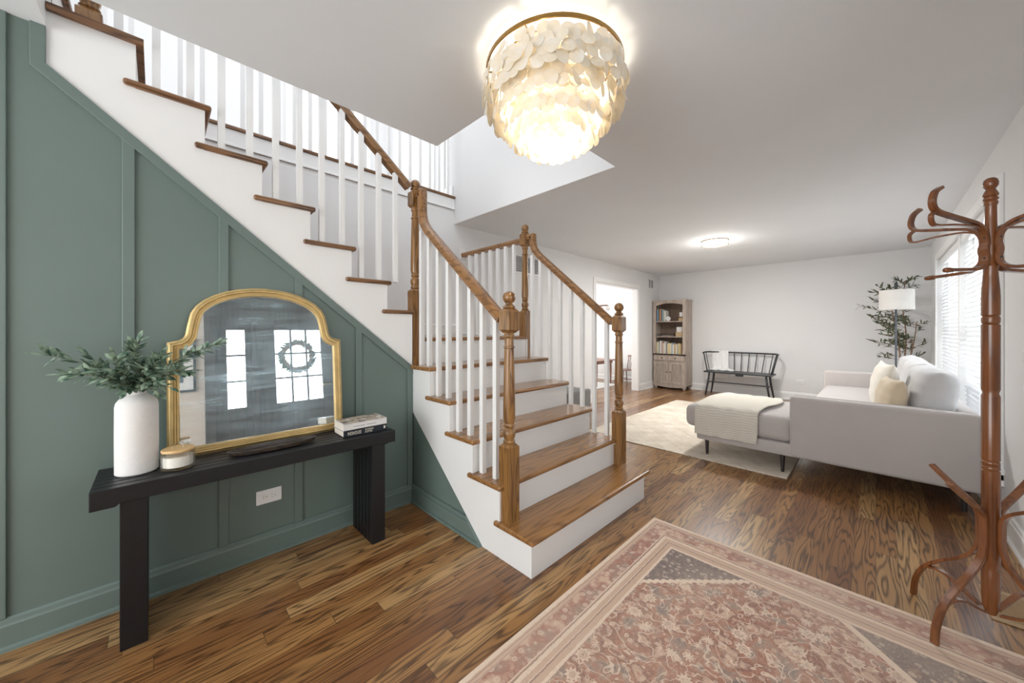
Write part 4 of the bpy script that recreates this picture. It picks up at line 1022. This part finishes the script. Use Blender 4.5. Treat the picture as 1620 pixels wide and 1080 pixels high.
for tr in trunks:
    pts = smooth_path([(PX+x, PY+y, z) for x, y, z in tr], 8); tube(bs, pts, [.011*(1-.65*i/len(pts)) for i in range(len(pts))], 6)
    for i in range(10, len(pts)):
        for q in range(2):
            if rr.random() < .4: continue
            az = rr.uniform(0, 2*pi); L = rr.uniform(.12, .40)*(1.0 if i < len(pts)*.85 else .6)
            if PY + L*sin(az) < YF+.14: az = -az
            dv = Vector((cos(az), sin(az), rr.uniform(.1, .7))).normalized()
            sp = [pts[i]+dv*L*k/6+Vector((0, 0, -.05*L*(k/6)**2)) for k in range(7)]; tube(bs, sp, .0025, 4)
            for k in range(2, 7):
                for s in range(2):
                    rn = Vector((rr.uniform(-1, 1), rr.uniform(-1, 1), rr.uniform(-.6, 1))).normalized(); ld = (dv*.8+rn*.8).normalized()
                    e = sp[k]+ld*.07
                    if e.y < YF+.06 or e.x > XB-.04: continue
                    leaf(bl, sp[k], ld, Vector((rn.y, -rn.x, 1)).normalized(), rr.uniform(.055, .085), .0095)
obj('trunk', bs, M_bark, t, smooth=True); obj('foliage', bl, M_leaf2, t, smooth=True)

# ------------------------------------------------------------------ black spindle bench at the far wall
QX0, QX1, QY0, QY1 = 7.47, 7.86, 1.25, 2.33
t = thing('spindle_bench', 'black spindle back bench against the far living room wall', 'bench', ((QX0+QX1)/2, (QY0+QY1)/2, 0))
b = nb(); rbox(b, QX0, QX1, QY0, QY1, .425, .455, .01, 2); obj('seat', b, M_dark, t)
b = nb(); rbox(b, QX0+.02, QX0+.07, 1.68, 1.80, .39, .43, .01, 2); obj('seat_block', b, M_dark, t)
for sx, x in ((-1, QX0+.05), (1, QX1-.05)):
    for sy, y in ((-1, QY0+.09), (1, QY1-.09)):
        b = nb(); tube(b, [(x+sx*.03, y+sy*.06, .0005), (x+sx*.012, y+sy*.02, .25), (x, y, .43)], [.012, .018, .016], 10); obj('leg', b, M_dark, t, smooth=True)
b = nb(); xm = (QX0+QX1)/2
for sy, y in ((-1, QY0+.07), (1, QY1-.07)): tube(b, [(QX0+.035, y, .235), (QX1-.035, y, .235)], .009, 8)
tube(b, [(xm, QY0+.07, .235), (xm, QY1-.07, .235)], .010, 8); obj('stretcher', b, M_dark, t, smooth=True)
b = nb(); zt = .80; crv = smooth_path([(QX0+.14, QY0-.05, zt-.01), (QX0+.28, QY0-.045, zt), (QX1+.02, QY0+.05, zt), (QX1+.055, (QY0+QY1)/2, zt), (QX1+.02, QY1-.05, zt), (QX0+.28, QY1+.045, zt), (QX0+.14, QY1+.05, zt-.01)], 8)
tube(b, crv, .014, 8); obj('back_rail', b, M_dark, t, smooth=True)
for i in range(9):
    y = QY0+.10+(QY1-QY0-.20)*i/8; b = nb(); tube(b, [(QX1-.03, y, .45), (QX1+.035, QY0+.05+(QY1-QY0-.10)*i/8, zt)], .007, 8); obj('spindle', b, M_dark, t, smooth=True)
for sy, y in ((-1, QY0), (1, QY1)):
    for q, xx in enumerate((QX0+.12, QX0+.25)):
        b = nb(); tube(b, [(xx, y-sy*.03, .45), (xx+.04, y+sy*.045, zt)], .011 if q == 0 else .007, 8); obj('spindle', b, M_dark, t, smooth=True)
pa = [((QX0+.20, 2.29, .462), (QX0+.22, 1.86, .462)), ((QX0+.30, 2.28, .470), (QX0+.30, 1.90, .475)), ((QX1-.04, 2.28, .50), (QX1-.04, 1.98, .50)), ((QX1+.0, 2.29, .62), (QX1+.0, 2.00, .62)), ((QX1+.030, 2.30, .78), (QX1+.030, 2.01, .78)), ((QX1+.055, 2.31, .825), (QX1+.055, 2.02, .825)), ((QX1+.08, 2.31, .79), (QX1+.08, 2.02, .79)), ((QX1+.085, 2.31, .55), (QX1+.085, 2.02, .55)), ((QX1+.085, 2.31, .26), (QX1+.085, 2.04, .27))]
drape('throw_blanket', 'white throw hung over the left end of the black spindle bench', pa, .5, M_whitec, wave=.008)

# ------------------------------------------------------------------ bookcase
KX0, KX1, KY0, KY1 = 7.60, 7.965, 2.70, 3.375
KH = 1.86
t = thing('bookcase', 'weathered grey wood bookcase with louvred doors in the far corner', 'bookcase', ((KX0+KX1)/2, (KY0+KY1)/2, 0))
b = nb()
bx(b, KX0+.02, KX1, KY0, KY0+.022, .09, KH-.02); bx(b, KX0+.02, KX1, KY1-.022, KY1, .09, KH-.02)
bx(b, KX0-.005, KX1, KY0-.015, KY1+.01, KH-.025, KH); bx(b, KX0-.005, KX1, KY0-.01, KY1+.008, .09, .115)
obj('carcass', b, M_grwood, t, bevel=.003)
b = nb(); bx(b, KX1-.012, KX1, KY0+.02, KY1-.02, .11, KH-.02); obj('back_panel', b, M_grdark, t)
ft = .065
b = nb()
bx(b, KX0, KX0+.02, KY0, KY0+ft, .70, KH-.025); bx(b, KX0, KX0+.02, KY1-ft, KY1, .70, KH-.025)
ya, yb, zt_ = KY0+ft, KY1-ft, KH-.025
arch = [(ya, zt_), (yb, zt_), (yb, zt_-.085)]+[(yb+(ya-yb)*i/12, zt_-.085+.045*sin(pi*i/12)) for i in range(1, 12)]+[(ya, zt_-.085)]
prism(b, arch, 'X', KX0, KX0+.02)
bx(b, KX0, KX0+.02, KY0, KY1, .705, .735); bx(b, KX0, KX0+.02, KY0, KY1, .575, .595)
obj('face_frame', b, M_grwood, t, bevel=.002)
for z in (1.42, 1.10): b = nb(); bx(b, KX0+.022, KX1-.012, KY0+.022, KY1-.022, z-.018, z); obj('shelf', b, M_grwood, t, bevel=.002)
b = nb(); bx(b, KX0+.0, KX1-.012, KY0+.022, KY1-.022, .712, .735); obj('shelf', b, M_grwood, t)
b = nb(); bx(b, KX0-.012, KX0+.01, KY0+.02, KY1-.02, .60, .70); dw_ = obj('drawer', b, M_grwood, t, bevel=.003)
for y in (KY0+.2, KY1-.2): b = nb(); ball(b, (KX0-.024, y, .65), .013, 12, 8); obj('knob', b, M_dark, dw_, smooth=True)
ym = (KY0+KY1)/2
for ya, yb, kn in ((KY0+.015, ym-.003, ym-.035), (ym+.003, KY1-.015, ym+.035)):
    b = nb(); s = .05
    bx(b, KX0-.008, KX0+.012, ya, ya+s, .12, .57); bx(b, KX0-.008, KX0+.012, yb-s, yb, .12, .57); bx(b, KX0-.008, KX0+.012, ya+s, yb-s, .12, .165); bx(b, KX0-.008, KX0+.012, ya+s, yb-s, .525, .57)
    z = .175
    while z < .52: bx(b, -.012, .012, ya+s, yb-s, -.003, .003, Matrix.Translation((KX0+.002, 0, z)) @ Matrix.Rotation(radians(-55), 4, 'Y')); z += .026
    d_ = obj('door', b, M_grwood, t)
    b = nb(); ball(b, (KX0-.022, kn, .36), .013, 12, 8); obj('knob', b, M_dark, d_, smooth=True)
b = nb(); prism(b, [(KY0, .09), (KY1, .09), (KY1, .06), (KY1-.08, .055)]+[(KY1-.08-(KY1-KY0-.16)*i/10, .055-.02*sin(pi*i/10)) for i in range(1, 10)]+[(KY0+.08, .055), (KY0, .06)], 'X', KX0+.002, KX0+.018); obj('apron', b, M_grwood, t)
for x in (KX0+.05, KX1-.05):
    for y in (KY0+.05, KY1-.05):
        b = nb(); lathe(b, [(0, .0005), (.02, .0005), (.036, .02), (.042, .045), (.036, .068), (.022, .078), (.022, .09), (0, .09)], x, y, 20); obj('foot', b, M_grwood, t, auto=True)
# books in it, each one a thing
cols = {'pale yellow': (228, 212, 150), 'white': (236, 234, 228), 'cream': (228, 218, 196), 'grey': (176, 176, 172), 'tan': (196, 168, 130), 'dusty pink': (204, 170, 160), 'sage green': (168, 180, 158), 'light blue': (170, 190, 204), 'navy blue': (52, 70, 104), 'teal': (70, 120, 130), 'brown': (120, 86, 62), 'orange': (206, 130, 80)}
mats = {k: plain('book_'+k.replace(' ', '_'), sr(*v), .6, .05, 30) for k, v in cols.items()}
M_paper = plain('book_paper', sr(224, 216, 200), .9)
def stand_book(label, y, w, h, d, z0, m, group, lean=0):
    x0 = KX0+.07
    t = thing('book', label, 'book', (x0, y, z0+.0006), group=group); t.rotation_euler = (lean, 0, 0)
    b = nb(); bx(b, 0, .003, -w/2, w/2, 0, h); bx(b, 0, d, -w/2, -w/2+.002, 0, h); bx(b, 0, d, w/2-.002, w/2, 0, h); obj('cover', b, m, t, local=True, bevel=.0008)
    b = nb(); bx(b, .003, d-.004, -w/2+.002, w/2-.002, .003, h-.004); obj('pages', b, M_paper, t, local=True)
seq = ['pale yellow', 'white', 'sage green', 'white', 'dusty pink', 'cream', 'white', 'grey', 'dark', 'cream', 'pale yellow', 'cream', 'light blue', 'white', 'tan', 'cream', 'grey', 'pale yellow', 'tan', 'brown']
rr = random.Random(4); y = KY1-.035; hs = [.24, .25, .235, .27, .255, .22, .26, .24, .0, .21, .225, .215, .235, .2, .22, .205, .215, .225, .21, .215]
ordn = ['first', 'second', 'third', 'fourth', 'fifth', 'sixth', 'seventh', 'eighth', 'ninth', 'tenth', 'eleventh', 'twelfth', 'thirteenth', 'fourteenth', 'fifteenth', 'sixteenth', 'seventeenth', 'eighteenth', 'nineteenth', 'twentieth']
n = 0
for cn, h in zip(seq, hs):
    if cn == 'dark': y -= .012; continue
    w = rr.choice((.022, .027, .031, .034)); y -= w/2+.001
    if y-w/2 < KY0+.03: break
    stand_book('%s spine, %s book from the left on the lowest open shelf' % (cn, ordn[n]), y, w, h, .17, .735, mats[cn], 'books on the lowest open shelf'); y -= w/2; n += 1
y = KY1-.04; n = 0
for cn, h in zip(['navy blue', 'light blue', 'teal', 'orange', 'tan', 'navy blue', 'light blue', 'sage green', 'white'], [.24, .25, .235, .26, .27, .255, .25, .235, .22]):
    w = rr.choice((.018, .022, .026)); y -= w/2+.001
    stand_book('%s spine, %s book from the left on the top shelf of the bookcase' % (cn, ordn[n]), y, w, h, .17, 1.42, mats[cn], 'books on the top shelf'); y -= w/2; n += 1
yc = y-.05
t = thing('clock', 'small round white clock on the top shelf beside the books', 'clock', (KX0+.09, yc, 1.421))
b = nb(); lathe(b, [(0, -.02), (.045, -.02), (.045, .02), (0, .02)], 0, 0, 28); bmesh.ops.transform(b, matrix=Matrix.Translation((KX0+.09, yc, 1.421+.055)) @ Matrix.Rotation(pi/2, 4, 'Y'), verts=b.verts[:]); obj('case', b, M_trim, t, auto=True)
b = nb(); bx(b, KX0+.0685, KX0+.0695, yc-.002, yc+.002, 1.474, 1.502); bx(b, KX0+.0685, KX0+.0695, yc-.02, yc, 1.474, 1.478); obj('clock_hand', b, M_blk, t)
b = nb(); bx(b, KX0+.075, KX0+.105, yc-.025, yc+.025, 1.421, 1.434); obj('stand', b, M_trim, t)
def simple(name, label, cat, x0, x1, y0, y1, z0, z1, m, lid=None):
    t = thing(name, label, cat, ((x0+x1)/2, (y0+y1)/2, z0)); b = nb(); rbox(b, x0, x1, y0, y1, z0, z1, .004, 2); obj('body', b, m, t)
    if lid: b = nb(); rbox(b, x0-.003, x1+.003, y0-.003, y1+.003, z1-.02, z1+.006, .003, 2); obj('lid', b, lid, t)
    return t
simple('storage_box', 'small tan box at the right of the top shelf', 'box', KX0+.06, KX0+.2, KY0+.035, KY0+.165, 1.421, 1.50, mats['tan'], mats['brown'])
simple('note_cards', 'stack of white cards on the tan box of the top shelf', 'cards', KX0+.07, KX0+.19, KY0+.05, KY0+.15, 1.507, 1.60, M_whcov)
simple('storage_box', 'tan wooden box on the middle shelf', 'box', KX0+.06, KX0+.2, KY0+.085, KY0+.225, 1.101, 1.19, mats['tan'])
simple('photo_card', 'white card standing on the tan box of the middle shelf', 'card', KX0+.10, KX0+.112, KY0+.09, KY0+.22, 1.191, 1.30, M_whcov)
b = nb(); lathe(b, [(0, 1.101), (.03, 1.101), (.034, 1.15), (.028, 1.19), (0, 1.20)], KX0+.10, KY0+.055, 20); o = obj('jar', b, mats['grey'], auto=True); recentre(o); tag(o, 'small grey jar at the right end of the middle shelf', 'jar')
t = thing('wire_tray', 'low dark wire tray on the middle shelf', 'tray', (KX0+.16, KY0+.42, 1.101))
b = nb()
for z in (1.106, 1.155): tube(b, [(KX0+.05, KY0+.26, z), (KX0+.28, KY0+.26, z), (KX0+.28, KY1-.04, z), (KX0+.05, KY1-.04, z), (KX0+.05, KY0+.26, z)], .0028, 6)
for i in range(14):
    y = KY0+.27+i*.0285; tube(b, [(KX0+.05, y, 1.106), (KX0+.05, y, 1.155)], .0016, 5); tube(b, [(KX0+.28, y, 1.106), (KX0+.28, y, 1.155)], .0016, 5)
obj('wires', b, M_dark, t, smooth=True)
b = nb(); bx(b, KX0+.05, KX0+.28, KY0+.26, KY1-.04, 1.1015, 1.104); obj('tray_base', b, M_dark, t)
b = nb(); bx(b, KX0+.07, KX0+.24, KY0+.33, KY0+.52, 1.1045, 1.118); o = obj('papers', b, M_paper); recentre(o); tag(o, 'papers lying in the dark wire tray', 'papers')

# ------------------------------------------------------------------ ottoman and dining room
t = thing('ottoman', 'dark grey upholstered ottoman seen between the right stair balusters', 'ottoman', (3.95, 2.96, 0))
b = nb(); rbox(b, 3.66, 4.20, 2.72, 3.22, .04, .43, .02, 3); obj('cushion', b, fabric('charcoal_cloth', sr(112, 110, 108), .9), t, auto=True)
for x in (3.71, 4.15):
    for y in (2.77, 3.17): b = nb(); lathe(b, [(0, .0005), (.015, .0005), (.02, .05), (0, .05)], x, y, 12); obj('leg', b, M_darkleg, t)
t = thing('dining_table', 'low reddish wood table in the room beyond the doorway', 'table', (7.2, 4.55, 0)); TZ = .56
b = nb(); rbox(b, 6.80, 7.60, 4.25, 4.95, TZ-.025, TZ, .006, 2); obj('tabletop', b, M_brown, t)
b = nb(); bx(b, 6.87, 7.53, 4.30, 4.32, TZ-.085, TZ-.025); bx(b, 6.87, 7.53, 4.88, 4.90, TZ-.085, TZ-.025); bx(b, 6.87, 6.89, 4.3, 4.9, TZ-.085, TZ-.025); bx(b, 7.51, 7.53, 4.3, 4.9, TZ-.085, TZ-.025); obj('apron', b, M_brown, t)
for x in (6.9, 7.5):
    for y in (4.33, 4.87): b = nb(); zf = .0105 if x < 7.43 else .0005; lathe(b, [(0, zf), (.014, zf), (.024, .3), (.022, TZ-.06), (0, TZ-.06)], x, y, 14); obj('leg', b, M_brown, t, auto=True)
def chair(label, x, y, rz):
    t = thing('dining_chair', label, 'chair', (x, y, .0105), rz, 'low chairs round the table')
    b = nb(); rbox(b, -.16, .16, -.16, .16, .29, .31, .008, 2); obj('seat', b, M_brown, t, local=True)
    for i in (-1, 1):
        for j in (-1, 1): b = nb(); tube(b, [(i*.17, j*.17-.0, .0), (i*.12, j*.12, .29)], [.010, .014], 8); obj('leg', b, M_brown, t, local=True, smooth=True)
    b = nb()
    for i in (-1, 1): tube(b, [(i*.155, -.155, .09), (i*.155, .155, .09)], .007, 6)
    tube(b, [(-.155, 0, .09), (.155, 0, .09)], .007, 6); obj('stretcher', b, M_brown, t, local=True, smooth=True)
    for i in range(5): b = nb(); tube(b, [(-.12+i*.06, .14, .30), (-.14+i*.07, .21, .60)], .007 if 0 < i < 4 else .010, 6); obj('spindle', b, M_brown, t, local=True, smooth=True)
    b = nb(); tube(b, smooth_path([(-.17, .195, .61), (0, .23, .62), (.17, .195, .61)], 5), .014, 8); obj('top_rail', b, M_brown, t, local=True, smooth=True)
chair('low wooden spindle chair at the right of the low table', 7.79, 4.13, -pi/2-.5)
chair('low wooden spindle chair at the left of the low table', 6.62, 4.42, pi/2)
t = thing('pendant_light', 'pale pink dining room light hanging beyond the doorway', 'pendant lamp', (7.1, 4.5, 1.66))
b = nb(); tube(b, [(7.1, 4.5, 2.44), (7.1, 4.5, 1.80)], .005, 6); obj('stem', b, M_dark, t)
b = nb()
for q in range(4): tube(b, [(7.1-.32*cos(q*pi/4), 4.5-.32*sin(q*pi/4), 1.79), (7.1+.32*cos(q*pi/4), 4.5+.32*sin(q*pi/4), 1.79)], .010, 6)
obj('frame', b, M_brown, t, smooth=True)
for i in range(8):
    a = i*pi/4; b = nb(); ball(b, (7.1+.30*cos(a), 4.5+.30*sin(a), 1.72), .045, 12, 8, 1.1); obj('glass_globe', b, M_whcov, t, smooth=True)

# ------------------------------------------------------------------ coat rack
GX, GY = 2.34, -.318
t = thing('coat_rack', 'tall reddish bentwood coat rack with curved hooks standing at the right', 'coat rack', (GX, GY, 0))
b = nb(); r0 = .0243
def groove(z, r=r0): return [(r, z+.012), (r*.86, z+.008), (r*.98, z+.004), (r*.98, z-.004), (r*.86, z-.008), (r, z-.012)]
pr = [(0, 1.822), (.010, 1.8215), (.0175, 1.815), (.0205, 1.802), (.0195, 1.790), (.014, 1.781), (.012, 1.777), (.0165, 1.768), (.0205, 1.757), (.0205, 1.752), (.016, 1.747), (.0205, 1.742), (.0205, 1.736), (.0165, 1.732), (.0195, 1.725), (.0185, 1.718), (.0155, 1.712),
      (.0160, 1.66), (.0170, 1.60), (.0160, 1.52), (.0158, 1.485), (.0205, 1.478), (.0205, 1.468), (.0185, 1.462), (.0200, 1.43), (.0235, 1.38), (r0, 1.35)]
pr += groove(1.27)+groove(1.255)+[(r0, .99), (r0*.84, .975), (r0, .962)]+groove(.70)+groove(.68)+[(r0, .30), (r0*.84, .288), (r0, .276), (r0, .18), (.021, .13), (.014, .106), (0, .104)]
lathe(b, pr, GX, GY, 32); obj('post', b, M_coat, t, auto=True)
def radial(a, pts, n=5): return smooth_path([(GX+r*cos(a), GY+r*sin(a), z) for r, z in pts], n)
for qi, a in enumerate((radians(141), radians(51), radians(231), radians(-39))):
    side = (-sin(a), cos(a), 0); RB = [(-.011, -.006), (.011, -.006), (.012, 0), (.011, .006), (-.011, .006), (-.012, 0)]
    zf = .0082 if GX+.255*cos(a) < 2.30 else .0006
    b = nb(); sweep(b, radial(a, [(.185, .625), (.15, .595), (.10, .555), (.055, .520), (.034, .485), (.031, .43), (.033, .375), (.050, .32), (.095, .265), (.155, .215), (.21, .155), (.243, .08), (.252, zf)], 6), side, RB)
    obj('leg', b, M_coat, t, auto=True)
    b = nb(); sweep(b, radial(a, [(.200, .160), (.165, .172), (.12, .165), (.075, .14), (.030, .118)], 5), side, [(u*.8, v*.7) for u, v in RB]); obj('brace', b, M_coat, t, auto=True)
    b = nb(); sweep(b, radial(a, [(.225, 1.775), (.252, 1.755), (.262, 1.715), (.245, 1.685), (.19, 1.668), (.12, 1.652), (.06, 1.635), (.030, 1.605), (.0215, 1.57), (.026, 1.54), (.0225, 1.51), (.032, 1.48), (.065, 1.462), (.12, 1.458), (.185, 1.456)], 6), side, [(u*.95, v*1.0) for u, v in RB]); hk = obj('hook', b, M_coat, t, auto=True)
    b = nb(); sweep(b, radial(a, [(.240, 1.686), (.266, 1.668), (.262, 1.636), (.235, 1.628), (.16, 1.632), (.08, 1.628), (.040, 1.615)], 6), side, [(u*.7, v*.6) for u, v in RB]); obj('loop', b, M_coat, hk, auto=True)
    b = nb(); ctr = Vector((GX+.192*cos(a), GY+.192*sin(a), 1.456)); tube(b, [ctr-Vector((cos(a), sin(a), 0))*.022, ctr-Vector((cos(a), sin(a), 0))*.016, ctr, ctr+Vector((cos(a), sin(a), 0))*.014, ctr+Vector((cos(a), sin(a), 0))*.018], [.004, .0095, .0105, .009, .004], 10); obj('hook_tip', b, M_coat, hk, smooth=True)
    b = nb()
    for z in (1.585, 1.505): ball(b, (GX+.029*cos(a), GY+.029*sin(a), z), .0035, 8, 6)
    obj('screw', b, M_dark, hk)
